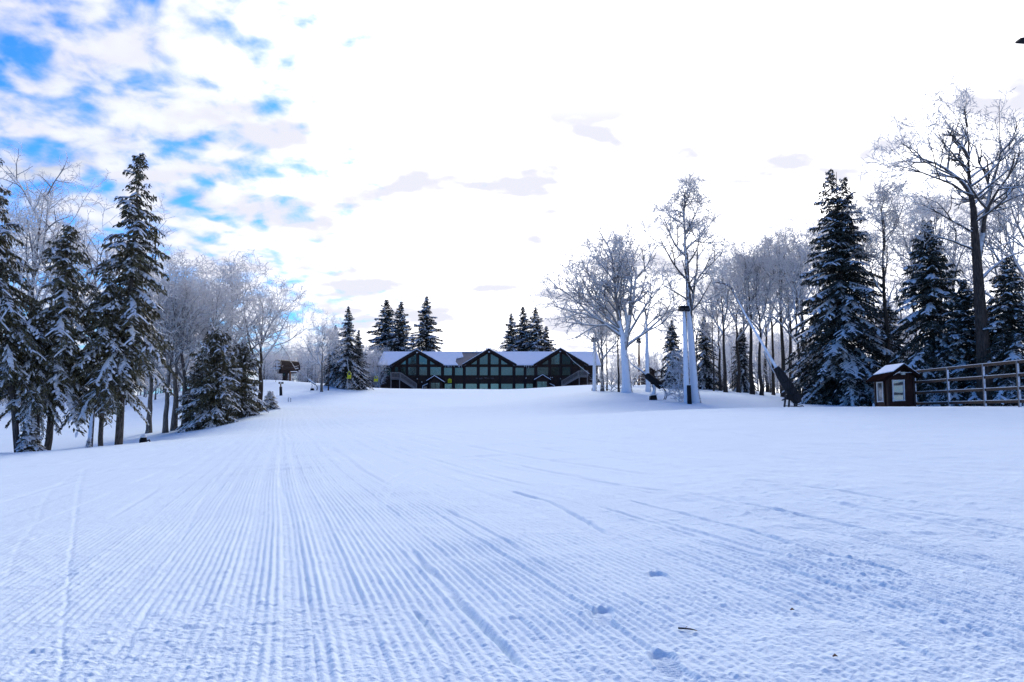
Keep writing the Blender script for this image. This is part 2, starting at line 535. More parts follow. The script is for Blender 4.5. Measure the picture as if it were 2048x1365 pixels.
def needle_mat(name, a, b_, rime=0.0):
    m, q, b = mat(name)
    g = q.n('ShaderNodeNewGeometry')
    n = q.noise(g.outputs['Position'], 1.7, 4.0, 0.7)
    c = q.mix(q.smooth(n, .3, .7), a, b_)
    if rime:      # hoar frost clinging to part of the sprays
        n2 = q.noise(g.outputs['Position'], 5.5, 4.0, 0.7)
        c = q.mix(q.math('MULTIPLY', q.smooth(n2, .45, .70), rime), c, (0.74, 0.71, 0.67))
    q.set(b.inputs['Base Color'], c)
    b.inputs['Roughness'].default_value = 0.7
    b.inputs['Specular IOR Level'].default_value = 0.2
    return m


M['needle'] = needle_mat('spruce_needles', (0.028, 0.027, 0.011), (0.125, 0.105, 0.042), 0.25)
M['needle_dark'] = needle_mat('dark_spruce_needles', (0.009, 0.014, 0.012), (0.030, 0.036, 0.024), 0.16)
M['brown'] = simple('dark_brown_siding', (0.042, 0.026, 0.021), 0.7, 0, 0.3, 3.0)
M['booth_roof'] = simple('booth_roof_board', (0.016, 0.009, 0.008), 1.0, 0, 0.3, 5.0, spec=0.0)
M['booth'] = simple('booth_boards', (0.034, 0.014, 0.012), 0.65, 0, 0.3, 5.0)
M['trim'] = simple('dark_trim', (0.028, 0.018, 0.017), 0.6, 0, 0.2, 4)
M['white_frame'] = simple('pale_frame', (0.62, 0.64, 0.66), 0.5, 0, 0.1, 8)
M['rail_wood'] = simple('grey_wood', (0.24, 0.21, 0.19), 0.8, 0, 0.3, 10, 0.3)
M['fence_wood'] = simple('fence_board', (0.05, 0.033, 0.027), 0.8, 0, 0.35, 8, 0.3)
M['post_frost'] = bark_mat('frosted_post', (0.10, 0.085, 0.075), (0.2, 0.175, 0.16), 0.1, 0.9, 0.6, 0.4)
M['shingle'] = simple('bare_shingle', (0.20, 0.185, 0.19), 0.9, 0, 0.25, 9)
M['black'] = simple('black_cover', (0.012, 0.012, 0.014), 0.55, 0, 0.3, 6, 0.3)
M['metal'] = simple('dark_metal', (0.05, 0.05, 0.055), 0.45, 0.5, 0.2, 7)
M['rust'] = simple('rust_brown_post', (0.17, 0.09, 0.055), 0.8, 0, 0.3, 5)
M['frost_metal'] = bark_mat('rimed_metal', (0.10, 0.11, 0.13), (0.2, 0.21, 0.23), 0.0, 0.8, 0.6, 0.35, (0.72, 0.78, 0.88))
M['cover_frost'] = bark_mat('rimed_black_cover', (0.010, 0.010, 0.012), (0.03, 0.03, 0.035), 0.65, 1.1, 0.0, 0.55, (0.6, 0.68, 0.8))
M['yellow'] = simple('yellow_paint', (0.62, 0.60, 0.03), 0.5, 0, 0.1, 6)
M['green'] = simple('dark_green_print', (0.06, 0.12, 0.02), 0.5, 0, 0.1, 6)
M['lens'] = simple('lamp_lens', (0.55, 0.55, 0.5), 0.3, 0, 0.1, 6)
M['sign_face'] = simple('weathered_sign', (0.02, 0.017, 0.015), 0.7, 0, 0.3, 12)
M['stone'] = simple('stone_skirt', (0.22, 0.17, 0.14), 0.85, 0, 0.4, 4)


def glass_mat(name, col, metal=0.75, rough=0.06):
    m, q, b = mat(name)
    tc = q.n('ShaderNodeTexCoord')
    n = q.noise(tc.outputs['Object'], 0.6, 2.0, 0.5)
    oi = q.n('ShaderNodeObjectInfo')
    n = q.math('ADD', q.math('MULTIPLY', n, 0.5), q.math('MULTIPLY', oi.outputs['Random'], 0.5))
    q.set(b.inputs['Base Color'], q.mix(n, tuple(c * .5 for c in col), tuple(c * 1.6 for c in col)))
    bp = q.n('ShaderNodeBump')
    bp.inputs['Strength'].default_value = 0.12
    bp.inputs['Distance'].default_value = 0.05
    q.set(bp.inputs['Height'], q.noise(tc.outputs['Object'], 1.7, 2.0, 0.5))
    q.set(b.inputs['Normal'], bp.outputs[0])
    b.inputs['Metallic'].default_value = metal
    b.inputs['Roughness'].default_value = rough
    return m


M['glass'] = glass_mat('teal_sky_reflection_glass', (0.075, 0.125, 0.135))  # teal of the reflected sky is put into the pane colour
M['glass_pale'] = glass_mat('pale_sky_reflection_glass', (0.12, 0.20, 0.20))  # paler pane, sky reflection likewise put into its colour
M['glass_dark'] = glass_mat('dark_glass', (0.018, 0.03, 0.032))
M['glass_booth'] = glass_mat('booth_glass', (0.30, 0.29, 0.29))


# ------------------------------------------------------------------ mesh helpers
def tag(o, label=None, cat=None, group=None, kind=None):
    if label:
        o['label'] = label
    if cat:
        o['category'] = cat
    if group:
        o['group'] = group
    if kind:
        o['kind'] = kind
    return o


def empty(name, loc, rz=0.0):
    o = bpy.data.objects.new(name, None)
    COL.objects.link(o)
    o.location = loc
    o.rotation_euler = (0, 0, rz)
    o.empty_display_size = 0.3
    return o


def link(name, me, mats, parent=None, loc=(0, 0, 0)):
    o = bpy.data.objects.new(name, me)
    COL.objects.link(o)
    for m in (mats if isinstance(mats, (list, tuple)) else [mats]):
        me.materials.append(m)
    o.parent = parent
    o.location = loc
    return o


def np_mesh(name, V, F4=None, F3=None, mi4=None, mi3=None, smooth=True):
    me = bpy.data.meshes.new(name)
    V = np.asarray(V, np.float32)
    n4 = 0 if F4 is None else len(F4)
    n3 = 0 if F3 is None else len(F3)
    me.vertices.add(len(V))
    me.vertices.foreach_set('co', V.ravel())
    loops = []
    if n4:
        loops.append(np.asarray(F4, np.int32).ravel())
    if n3:
        loops.append(np.asarray(F3, np.int32).ravel())
    lp = np.concatenate(loops)
    me.loops.add(len(lp))
    me.loops.foreach_set('vertex_index', lp)
    me.polygons.add(n4 + n3)
    st = np.concatenate([np.arange(n4) * 4, n4 * 4 + np.arange(n3) * 3]).astype(np.int32)
    me.polygons.foreach_set('loop_start', st)
    if mi4 is not None or mi3 is not None:
        mi = np.concatenate([np.asarray(mi4 if mi4 is not None else np.zeros(n4)), np.asarray(mi3 if mi3 is not None else np.zeros(n3))]).astype(np.int32)
        me.polygons.foreach_set('material_index', mi)
    me.polygons.foreach_set('use_smooth', np.full(n4 + n3, smooth))
    me.update(calc_edges=True)
    return me


class MB:
    def __init__(self):
        self.v, self.f, self.sm = [], [], []

    def add(self, vs, fs, smooth=False):
        b = len(self.v)
        self.v += [tuple(v) for v in vs]
        self.f += [tuple(b + i for i in f) for f in fs]
        self.sm += [smooth] * len(fs)
        return self

    def box(self, a, b, mtx=None):
        (x0, y0, z0), (x1, y1, z1) = a, b
        vs = [Vector(p) for p in ((x0, y0, z0), (x1, y0, z0), (x1, y1, z0), (x0, y1, z0), (x0, y0, z1), (x1, y0, z1), (x1, y1, z1), (x0, y1, z1))]
        if mtx:
            vs = [mtx @ v for v in vs]
        return self.add(vs, [(0, 3, 2, 1), (4, 5, 6, 7), (0, 1, 5, 4), (1, 2, 6, 5), (2, 3, 7, 6), (3, 0, 4, 7)])

    def bar(self, p, q, w, h, up=(0, 0, 1)):
        """square bar from p to q, w wide and h high"""
        p, q = Vector(p), Vector(q)
        d = (q - p).normalized()
        s = d.cross(Vector(up))
        if s.length < 1e-4:
            s = d.cross(Vector((0, 1, 0)))
        s.normalize()
        u = s.cross(d).normalized()
        vs = []
        for c in (p, q):
            vs += [c - s * w / 2 - u * h / 2, c + s * w / 2 - u * h / 2, c + s * w / 2 + u * h / 2, c - s * w / 2 + u * h / 2]
        return self.add(vs, [(0, 1, 2, 3), (7, 6, 5, 4), (0, 4, 5, 1), (1, 5, 6, 2), (2, 6, 7, 3), (3, 7, 4, 0)])

    def tube(self, pts, rad, n=8, cap=True):
        pts = [Vector(p) for p in pts]
        if not isinstance(rad, (list, tuple)):
            rad = [rad] * len(pts)
        vs, fs = [], []
        ref = None
        for i, p in enumerate(pts):
            d = (pts[min(i + 1, len(pts) - 1)] - pts[max(i - 1, 0)]).normalized()
            if ref is None:
                ref = d.cross(Vector((0.3, 0.2, 1)) if abs(d.z) < 0.9 else Vector((1, 0, 0))).normalized()
            ref = (ref - d * ref.dot(d)).normalized()
            b = d.cross(ref)
            for k in range(n):
                a = 2 * math.pi * k / n
                vs.append(p + (ref * math.cos(a) + b * math.sin(a)) * rad[i])
        for i in range(len(pts) - 1):
            for k in range(n):
                fs.append((i * n + k, i * n + (k + 1) % n, (i + 1) * n + (k + 1) % n, (i + 1) * n + k))
        self.add(vs, fs, True)
        if cap:
            self.add(vs[:n], [tuple(range(n))[::-1]])
            self.add(vs[-n:], [tuple(range(n))])
        return self

    def prism(self, poly, d):
        """planar polygon extruded by vector d"""
        d = Vector(d)
        n = len(poly)
        a = [Vector(p) for p in poly]
        vs = a + [p + d for p in a]
        return self.add(vs, [tuple(range(n)), tuple(range(2 * n - 1, n - 1, -1))] + [(i, n + i, n + (i + 1) % n, (i + 1) % n) for i in range(n)])

    def build(self, name, m, parent=None, loc=(0, 0, 0)):
        me = bpy.data.meshes.new(name)
        me.from_pydata(self.v, [], self.f)
        me.polygons.foreach_set('use_smooth', self.sm)
        import bmesh
        bm = bmesh.new()
        bm.from_mesh(me)
        bmesh.ops.recalc_face_normals(bm, faces=bm.faces)
        bm.to_mesh(me)
        bm.free()
        me.update()
        return link(name, me, m, parent, loc)


# ------------------------------------------------------------------ ground sheet
def build_ground():
    ang = np.concatenate([np.linspace(-180, -60, 24, endpoint=False), np.linspace(-60, -38, 70, endpoint=False), np.linspace(-38, 38, 1000, endpoint=False),
                          np.linspace(38, 60, 70, endpoint=False), np.linspace(60, 180, 24, endpoint=False)])
    q = np.linspace(1 / 1.6, 1 / 40.0, 880)
    r = np.concatenate([[0.02, 0.5, 1.0], 1 / q, np.exp(np.linspace(math.log(40.3), math.log(260), 200)), np.exp(np.linspace(math.log(280), math.log(6000), 30))])
    A = np.radians(ang)[None, :]
    RR = r[:, None]
    X, Y = RR * np.sin(A), RR * np.cos(A)
    drv = np.gradient(r)[:, None] + 0 * X
    wide = np.abs(ang)[None, :] > 38
    drv = np.where(wide, np.maximum(drv, 0.02 * RR), drv)
    Z = ground_base(X, Y)
    D = ground_detail(X, Y, drv)
    behind = sstep(Y, -1.0, 1.0)
    Z = Z + D * behind
    V = np.stack([X, Y, Z], -1).reshape(-1, 3)
    na, nr = len(ang), len(r)
    i = np.arange(nr - 1)[:, None] * na
    j = np.arange(na)[None, :]
    jn = (j + 1) % na
    F = np.stack([i + j, i + jn, i + na + jn, i + na + j], -1).reshape(-1, 4)
    me = np_mesh('ground', V, F[:, ::-1])
    o = link('ground', me, M['snow'])
    tag(o, kind='structure')
    return o


build_ground()


# ------------------------------------------------------------------ trees
def frames(pts):
    """pts (n,k,3) -> tangent-based side and up vectors"""
    t = np.gradient(pts, axis=1)
    t /= np.linalg.norm(t, axis=2, keepdims=True) + 1e-9
    d0 = t[:, :1]
    ref = np.where(np.abs(d0[..., 2:3]) < 0.85, np.array([0, 0, 1.0]), np.array([1.0, 0, 0]))
    ref = np.broadcast_to(ref, pts.shape)
    s = np.cross(t, ref)
    s /= np.linalg.norm(s, axis=2, keepdims=True) + 1e-9
    return s, np.cross(s, t)


class Tubes:
    def __init__(self):
        self.g = {}
        self.b = {}

    def add(self, pts, rad, sides, mi=0):
        self.g.setdefault((len(pts), sides, mi), []).append((pts, rad))

    def add_many(self, pts, rad, sides, mi=0):
        if len(pts):
            self.b.setdefault((pts.shape[1], sides, mi), []).append((pts, rad))

    def mesh(self, name, extra=None):
        for key, lst in self.g.items():
            self.b.setdefault(key, []).append((np.array([p for p, _ in lst], float), np.array([r for _, r in lst], float)))
        self.g = {}
        Vs, Fs, Ms = [], [], []
        b = 0
        for (k, n, mi), lst in self.b.items():
            pts = np.concatenate([p for p, _ in lst])
            rad = np.concatenate([r for _, r in lst])
            s, u = frames(pts)
            a = np.arange(n) * 2 * np.pi / n
            V = pts[:, :, None] + rad[:, :, None, None] * (s[:, :, None] * np.cos(a)[None, None, :, None] + u[:, :, None] * np.sin(a)[None, None, :, None])
            m = len(pts)
            Vs.append(V.reshape(-1, 3))
            i = np.arange(k - 1)[:, None] * n
            j = np.arange(n)[None, :]
            jn = (j + 1) % n
            F = np.stack([i + j, i + jn, i + n + jn, i + n + j], -1).reshape(-1, 4)
            F = (F[None] + (np.arange(m) * k * n)[:, None, None]).reshape(-1, 4) + b
            Fs.append(F)
            Ms.append(np.full(len(F), mi))
            b += m * k * n
        return np_mesh(name, np.concatenate(Vs), np.concatenate(Fs), None, np.concatenate(Ms))


def _norm(v):
    return v / (math.sqrt(v[0] * v[0] + v[1] * v[1] + v[2] * v[2]) + 1e-9)


def grow(rg, p, d, L, n, wander, up):
    """n-segment wandering polylines; p, d (N,3), L (N,) -> (N, n+1, 3)"""
    pts = [p]
    st = (L / n)[:, None]
    for i in range(n):
        d = d + rg.normal(0, wander, d.shape)
        d[:, 2] += up
        d = d / (np.linalg.norm(d, axis=1, keepdims=True) + 1e-9)
        p = p + d * st
        pts.append(p)
    return np.stack(pts, 1)


def at(pts, t):
    f = t * (len(pts) - 1)
    i = min(int(f), len(pts) - 2)
    a = f - i
    return pts[i] * (1 - a) + pts[i + 1] * a, _norm(pts[i + 1] - pts[i])


# each level: (children, length share, angle lo, angle hi, first t, segments, wander, tropism)
def branch_out(rg, tb, pts, L, r0, levels, rmin, lmin=0.28):
    """pts (N,k,3), L (N,), r0 (N,): all side branches of all parents, level by level"""
    for lev, (n, share, a0, a1, t0, seg, wan, up) in enumerate(levels):
        N, k, _ = pts.shape
        t = np.minimum(t0 + (1 - t0) * (np.arange(n)[None] + rg.uniform(0.1, 1.0, (N, n))) / n, 0.985)
        f = t * (k - 1)
        i = np.minimum(f.astype(int), k - 2)
        a = (f - i)[..., None]
        rows = np.arange(N)[:, None]
        A, B = pts[rows, i], pts[rows, i + 1]
        p = (A * (1 - a) + B * a).reshape(-1, 3)
        d = (B - A).reshape(-1, 3)
        d /= np.linalg.norm(d, axis=1, keepdims=True) + 1e-9
        ref = np.where(np.abs(d[:, 2:3]) < 0.9, np.array([[0, 0, 1.0]]), np.array([[1.0, 0, 0]]))
        u = np.cross(d, ref)
        u /= np.linalg.norm(u, axis=1, keepdims=True) + 1e-9
        v = np.cross(d, u)
        phi = (rg.uniform(0, 6.28, (N, 1)) + np.arange(n)[None] * 2.4 + rg.uniform(-.6, .6, (N, n))).ravel()[:, None]
        ang = np.radians(rg.uniform(a0, a1, N * n))[:, None]
        cd = d * np.cos(ang) + (u * np.cos(phi) + v * np.sin(phi)) * np.sin(ang)
        tf = t.ravel()
        cl = np.maximum(np.repeat(L, n) * share * rg.uniform(0.6, 1.25, N * n) * (1.1 - 0.4 * tf), lmin * rg.uniform(.7, 1.3, N * n))
        cr = np.maximum(rmin, np.repeat(r0, n) * (1 - 0.60 * tf) * 0.88)
        pts = grow(rg, p, cd, cl, seg, wan, up)
        rad = np.maximum(cr[:, None] * np.linspace(1, 0.3, seg + 1)[None], rmin * 0.7)
        thick = cr > 0.026
        tb.add_many(pts[thick], rad[thick], 5, 0)
        tb.add_many(pts[~thick], rad[~thick], 3, 1)
        L, r0 = cl, cr


LV_FINE = [(6, .62, 28, 58, .20, 6, .13, .05), (5, .58, 30, 62, .12, 4, .16, .02), (5, .55, 30, 65, .10, 3, .18, .0), (2, .55, 30, 70, .12, 2, .16, .02)]
LV_MID = [(5, .62, 28, 60, .16, 5, .14, .04), (5, .58, 30, 62, .12, 4, .17, .02), (4, .56, 30, 65, .10, 3, .18, 0.0), (2, .55, 30, 70, .12, 2, .16, 0.0)]
LV_OPEN = [(4, .66, 28, 60, .22, 5, .14, .03), (5, .56, 30, 62, .14, 4, .17, .02), (4, .55, 30, 65, .12, 3, .18, 0.0), (2, .55, 30, 70, .12, 2, .16, 0.0)]


class TreeKind:
    pass


def deciduous(name, seed, H, trunk_r, trunk, limbs, levels=LV_FINE, rmin=0.0175, sway=0.03, trunk_mat='trunk', leader=True, bole=0.55, twig='twig', limb=None):
    """trunk: list of (x, y, z) stem points; limbs: (t on stem, angle, azimuth deg, length, radius share, tropism)"""
    rg = np.random.default_rng(seed)
    T = Tubes()
    B = Tubes()
    sp = np.array(trunk, float)
    # resample and roughen the stem
    m = 14
    tt = np.linspace(0, len(sp) - 1, m)
    st = np.stack([np.interp(tt, np.arange(len(sp)), sp[:, k]) for k in range(3)], 1)
    st[1:, :2] += rg.normal(0, sway, (m - 1, 2))
    fr = np.linspace(0, 1, m)
    taper = np.maximum(1 - 0.97 * fr ** 0.9, 0.03)
    rad = trunk_r * taper
    rad[0] *= 1.35
    rad[1] *= 1.05
    T.add(st, rad, 10)
    lp, lL, lr = [], [], []
    for t, ang, az, L, rs, up in limbs:
        p, d = at(st, t)
        a = R(az)
        out = np.array([math.cos(a), math.sin(a), 0])
        cd = _norm(d * math.cos(R(ang)) + out * math.sin(R(ang)))
        r = trunk_r * (1 - 0.97 * t ** 0.9) * rs + 0.012
        cp = grow(rg, np.array([p]), np.array([cd]), np.array([L]), 8, 0.085, up)[0]
        B.add(cp, r * np.linspace(1, 0.2, 9), 7, 0)
        lp.append(cp)
        lL.append(L)
        lr.append(r * 0.8)
    branch_out(rg, B, np.array(lp), np.array(lL), np.array(lr), levels, rmin)
    if leader:
        k = int(m * bole)
        branch_out(rg, B, st[None, k:], np.array([float(np.linalg.norm(st[-1] - st[k])) * 0.8]), np.array([trunk_r * 0.42]), levels, rmin)
    K = TreeKind()
    K.H = H
    K.parts = [('trunk', T.mesh(name + '_trunk'), [M[trunk_mat]]), ('crown', B.mesh(name + '_crown'), [M[limb or ('limb' if twig == 'twig' else 'limb_backlit')], M[twig]])]
    for _, me, ms in K.parts:
        for x in ms:
            me.materials.append(x)
    zs = np.empty(len(K.parts[1][1].vertices) * 3, np.float32)
    K.parts[1][1].vertices.foreach_get('co', zs)
    K.H = float(zs.reshape(-1, 3)[:, 2].max())
    return K


def ring_limbs(seed, n, t0, t1, ang, L, rs=0.6, up=0.05, jitter=0.15, az0=0.0):
    rg = np.random.default_rng(seed)
    out = []
    for i in range(n):
        f = (i + 0.5) / n
        out.append((t0 + (t1 - t0) * f, ang * rg.uniform(1 - jitter, 1 + jitter), az0 + i * 137.5 + rg.uniform(-25, 25), L * rg.uniform(1 - jitter, 1 + jitter) * (1.05 - 0.35 * f), rs, up))
    return out


def quads(c, a, w, l):
    """diamonds: centre c, axis a, half-width vector w, length l -> (n,4,3)"""
    h = a * l[:, None] * 0.5
    return np.stack([c - h, c + w - h * 0.15, c + h, c - w - h * 0.15], 1)


def spruce(name, seed, H, Rb, h0, nb, prof=0.85, droop=0.5, topang=35, lowang=-8, snow=0.45, ragged=0.25, trunk_r=0.2, needle='needle', tops=1, clump=1.0, lean=0.0, stem='trunk_dark', snowsize=1.0, hang=0.35, gaps=0.2, strip=0.0, padw=0.10):
    rg = np.random.default_rng(seed)
    C, A, W, L = [], [], [], []
    SC, SA, SL, SWd = [], [], [], []
    PV = []
    BT = Tubes()
    for top in range(tops):
        tx = 0.0 if tops == 1 else (-0.45 + 0.9 * top)
        hh = H * (1.0 if top == 0 else 0.965)
        for i in range(nb // tops):
            q = (i + rg.uniform(0, 1)) / (nb // tops)
            q = q ** 1.15
            zf = h0 + (0.992 - h0) * q
            z = zf * hh
            ln = Rb * max(0.03, (1 - q)) ** prof * rg.uniform(1 - ragged * 1.2, 1 + ragged)
            ln = max(ln, 0.13)
            csz = clump * (0.55 + 0.45 * min(1.0, ln / 0.9))
            if q < 0.06:
                ln *= rg.uniform(0.5, 0.95)
            az = i * 2.39996 + rg.uniform(-0.5, 0.5)
            gp = float(perlin(math.cos(az) * 1.3 + seed, zf * H * 0.9 + math.sin(az) * 1.3, seed)) + rg.normal(0, 0.12)
            if q < 0.93 and gp < -0.42 + gaps:
                if gp < -0.5 + gaps or rg.uniform() < .5:
                    continue
                ln *= 0.5
            el = R(lowang + (topang - lowang) * q ** 1.3 + rg.normal(0, 6))
            m = max(4, int(ln / 0.13))
            t = (np.arange(m) + rg.uniform(0.2, 0.8, m)) / m
            out = np.array([math.cos(az), math.sin(az), 0.0])
            sd = np.array([-math.sin(az), math.cos(az), 0.0])
            wob = rg.normal(0, 0.05)
            dz = math.tan(el) * t - droop * (1 - 0.6 * q) * t ** 1.7 * (1 + wob) + 0.10 * t ** 4
            base = np.array([tx * (sstep(z, hh * 0.45, hh) if tops > 1 else 0.0) * 1.0, 0, z])
            base[0] += lean * zf * H
            bp = base + out * (t * ln)[:, None] + np.array([0, 0, 1.0]) * (dz * ln)[:, None]
            if ln > 0.7:
                tk = np.linspace(0, 1, 6)
                kz = math.tan(el) * tk - droop * (1 - 0.6 * q) * tk ** 1.7 * (1 + wob) + 0.10 * tk ** 4
                BT.add(base + out * (tk * ln)[:, None] + np.array([0, 0, 1.0]) * (kz * ln)[:, None], np.linspace(0.028, 0.006, 6), 3)
            # branchlets both sides
            bl = np.minimum(0.16 + 0.30 * ln, 0.85) * (0.35 + 1.1 * np.sin(np.pi * (0.12 + 0.82 * t))) * 0.62
            zone = rg.uniform(0.15, 0.6)
            load = (rg.uniform(0.05, 0.4) if rg.uniform() < 0.5 else rg.uniform(1.1, 1.9)) * snow
            if load > snow and ln > 0.45:
                # one continuous pad of snow along the outer bough
                tk = np.linspace(rg.uniform(0.15, 0.5), rg.uniform(0.85, 1.0), 6)
                kz = math.tan(el) * tk - droop * (1 - 0.6 * q) * tk ** 1.7 * (1 + wob) + 0.10 * tk ** 4
                cc = base + out * (tk * ln)[:, None] + np.array([0, 0, 1.0]) * (kz * ln + 0.045)[:, None] + sd * rg.normal(0, .03, 6)[:, None]
                wd = padw * (0.35 + 0.9 * np.sin(np.pi * np.linspace(0.08, 0.93, 6))) * rg.uniform(0.6, 1.4, 6) * min(1.0, 0.5 + ln / 2.5)
                PV.append(np.stack([cc - sd * wd[:, None] - np.array([0, 0, .05]), cc + np.array([0, 0, .03]) + sd * (wd * rg.uniform(-.3, .3, 6))[:, None], cc + sd * wd[:, None] - np.array([0, 0, .05])], 1))
                for _ in range(int(ln * 1.6)):     # and shorter pads on its side branchlets
                    t0 = rg.uniform(0.35, 0.95)
                    sg = rg.choice((-1, 1))
                    c0 = base + out * (t0 * ln) + np.array([0, 0, 1.0]) * ln * (math.tan(el) * t0 - droop * (1 - 0.6 * q) * t0 ** 1.7 + 0.10 * t0 ** 4)
                    bl0 = min(0.16 + 0.30 * ln, 0.85) * rg.uniform(.5, 1.0)
                    fk = np.linspace(0.05, 1.0, 6)
                    c1 = c0 + (out * .62 + sd * sg * .78) * (fk * bl0)[:, None] + np.array([0, 0, 1.0]) * (0.04 - hang * fk ** 1.5 * bl0)[:, None]
                    s2 = out * .78 - sd * sg * .62
                    w2 = padw * 0.7 * np.sin(np.pi * np.linspace(0.1, 0.92, 6)) * rg.uniform(0.6, 1.4, 6)
                    PV.append(np.stack([c1 - s2 * w2[:, None] - np.array([0, 0, .035]), c1 + np.array([0, 0, .025]), c1 + s2 * w2[:, None] - np.array([0, 0, .035])], 1))
            for s in (-1, 1):
                k = 4 if ln > 0.8 else 3
                f = (np.arange(k)[None] + rg.uniform(0.1, 0.9, (m, k))) / k
                br = bl[:, None] * rg.uniform(0.7, 1.25, (m, 1))
                dirv = out[None] * 0.62 + sd[None] * s * 0.78
                pos = bp[:, None] + dirv[:, None] * (f * br)[..., None]
                pos[..., 2] -= hang * (f ** 1.5) * br + rg.uniform(0, 0.05, (m, k))
                pos += rg.normal(0, 0.025, pos.shape)
                ax = np.broadcast_to(dirv[:, None], pos.shape).copy()
                ax[..., 2] -= (0.35 + hang * 1.6 * f)
                ax += rg.normal(0, 0.28, ax.shape)
                ax /= np.linalg.norm(ax, axis=-1, keepdims=True)
                nrm = rg.normal(0, 1, pos.shape)
                wv = np.cross(ax, nrm)
                wv /= np.linalg.norm(wv, axis=-1, keepdims=True) + 1e-9
                le = rg.uniform(0.18, 0.36, (m, k)) * csz
                wv = wv * (rg.uniform(0.03, 0.06, (m, k)) * csz)[..., None]
                C.append(pos.reshape(-1, 3))
                A.append(ax.reshape(-1, 3))
                W.append(wv.reshape(-1, 3))
                L.append(le.ravel())
                pr = 0.6 * load * (0.30 + 0.9 * sstep(t, zone - 0.25, zone + 0.2))[:, None] * (1.1 - 0.5 * f) * (1 - strip + strip * 2.2 * np.exp(-3.2 * f))
                pick = rg.uniform(0, 1, (m, k)) < pr
                if pick.any():
                    SC.append(pos[pick] + np.array([0, 0, 0.035]))
                    a2 = ax[pick].copy()
                    a2[:, 2] *= 0.7
                    SA.append(a2 / np.linalg.norm(a2, axis=1, keepdims=True))
                    SL.append(le[pick] * rg.uniform(0.8, 1.6, pick.sum()) * snowsize)
                    SWd.append(rg.uniform(0.05, 0.12, pick.sum()) * snowsize * clump)
    C, A, W, L = map(np.concatenate, (C, A, W, L))
    Q = quads(C, A, W, L)
    # pieces near the stem axis so the crown is not hollow
    me_n = np_mesh(name + '_crown', Q.reshape(-1, 3), np.arange(len(Q) * 4).reshape(-1, 4), smooth=False)
    SC, SA, SL, SWd = map(np.concatenate, (SC, SA, SL, SWd))
    sw = np.cross(SA, np.array([0, 0, 1.0]))
    sw /= np.linalg.norm(sw, axis=1, keepdims=True) + 1e-9
    up = np.cross(sw, SA)
    h = SA * SL[:, None] * 0.5
    w = sw * SWd[:, None]
    drop = np.array([0, 0, -0.018])
    SV = np.stack([SC - h + drop, SC + w - 0.3 * h + drop, SC + w * 0.8 + 0.45 * h + drop, SC + h + drop, SC - w * 0.8 + 0.45 * h + drop, SC - w - 0.3 * h + drop, SC + up * (SWd * 0.55)[:, None]], 1)
    n = len(SC)
    b = (np.arange(n) * 7)[:, None]
    F3 = np.concatenate([np.stack([b[:, 0] + i, b[:, 0] + (i + 1) % 6, b[:, 0] + 6], 1) for i in range(6)])
    sv = SV.reshape(-1, 3)
    PV = np.array(PV)
    pb = len(sv) + (np.arange(len(PV)) * 18)[:, None, None]
    st_ = (np.arange(5) * 3)[None, :, None]
    q1 = pb + st_ + np.array([0, 1, 4, 3])[None, None]
    q2 = pb + st_ + np.array([1, 2, 5, 4])[None, None]
    F4 = np.concatenate([q1.reshape(-1, 4), q2.reshape(-1, 4)])
    me_s = np_mesh(name + '_snow', np.concatenate([sv, PV.reshape(-1, 3)]), F4, F3[:, ::-1])
    T = Tubes()
    zz = np.linspace(-0.4, H * 0.985, 12)
    st = np.stack([lean * np.maximum(zz, 0) + rg.normal(0, 0.02, 12), rg.normal(0, 0.02, 12), zz], 1)
    T.add(st, np.maximum(trunk_r * (1 - np.linspace(0, 1, 12)) ** 0.9, 0.012), 9)
    T.b = BT.b
    for kk, vv in BT.g.items():
        T.g.setdefault(kk, []).extend(vv)
    K = TreeKind()
    K.H = H
    K.parts = [('trunk', T.mesh(name + '_trunk'), [M[stem]]), ('crown', me_n, [M[needle]]), ('snow_cover', me_s, [M['bough_snow']])]
    for _, me, ms in K.parts:
        for x in ms:
            me.materials.append(x)
    return K


def plant(K, name, px, Y, top, label, cat='tree', group=None, rz=0.0, wide=1.0, base=None, tilt=0.0, sink=0.05):
    """a tree of kind K whose stem stands at photo column px, depth Y, and whose top reaches photo row top"""
    u = (px - 1024.0) / FPX
    x = u * Y / (CP - (682.5 - 800) / FPX * SP)
    zb = gz(x, Y) - sink
    zt = P(px, top, Y).z
    s = (zt - zb) / K.H
    e = empty(name, (x, Y, zb))
    e.rotation_euler = (0, R(tilt), R(rz)) if tilt else (0, 0, R(rz))
    if tilt:
        e.rotation_euler = (Matrix.Rotation(R(tilt), 3, 'Y') @ Matrix.Rotation(R(rz), 3, 'Z')).to_euler()
    e.scale = (s * wide, s * wide, s)
    tag(e, label, cat, group)
    for pn, me, ms in K.parts:
        o = bpy.data.objects.new(pn, me)
        COL.objects.link(o)
        o.parent = e
    return e


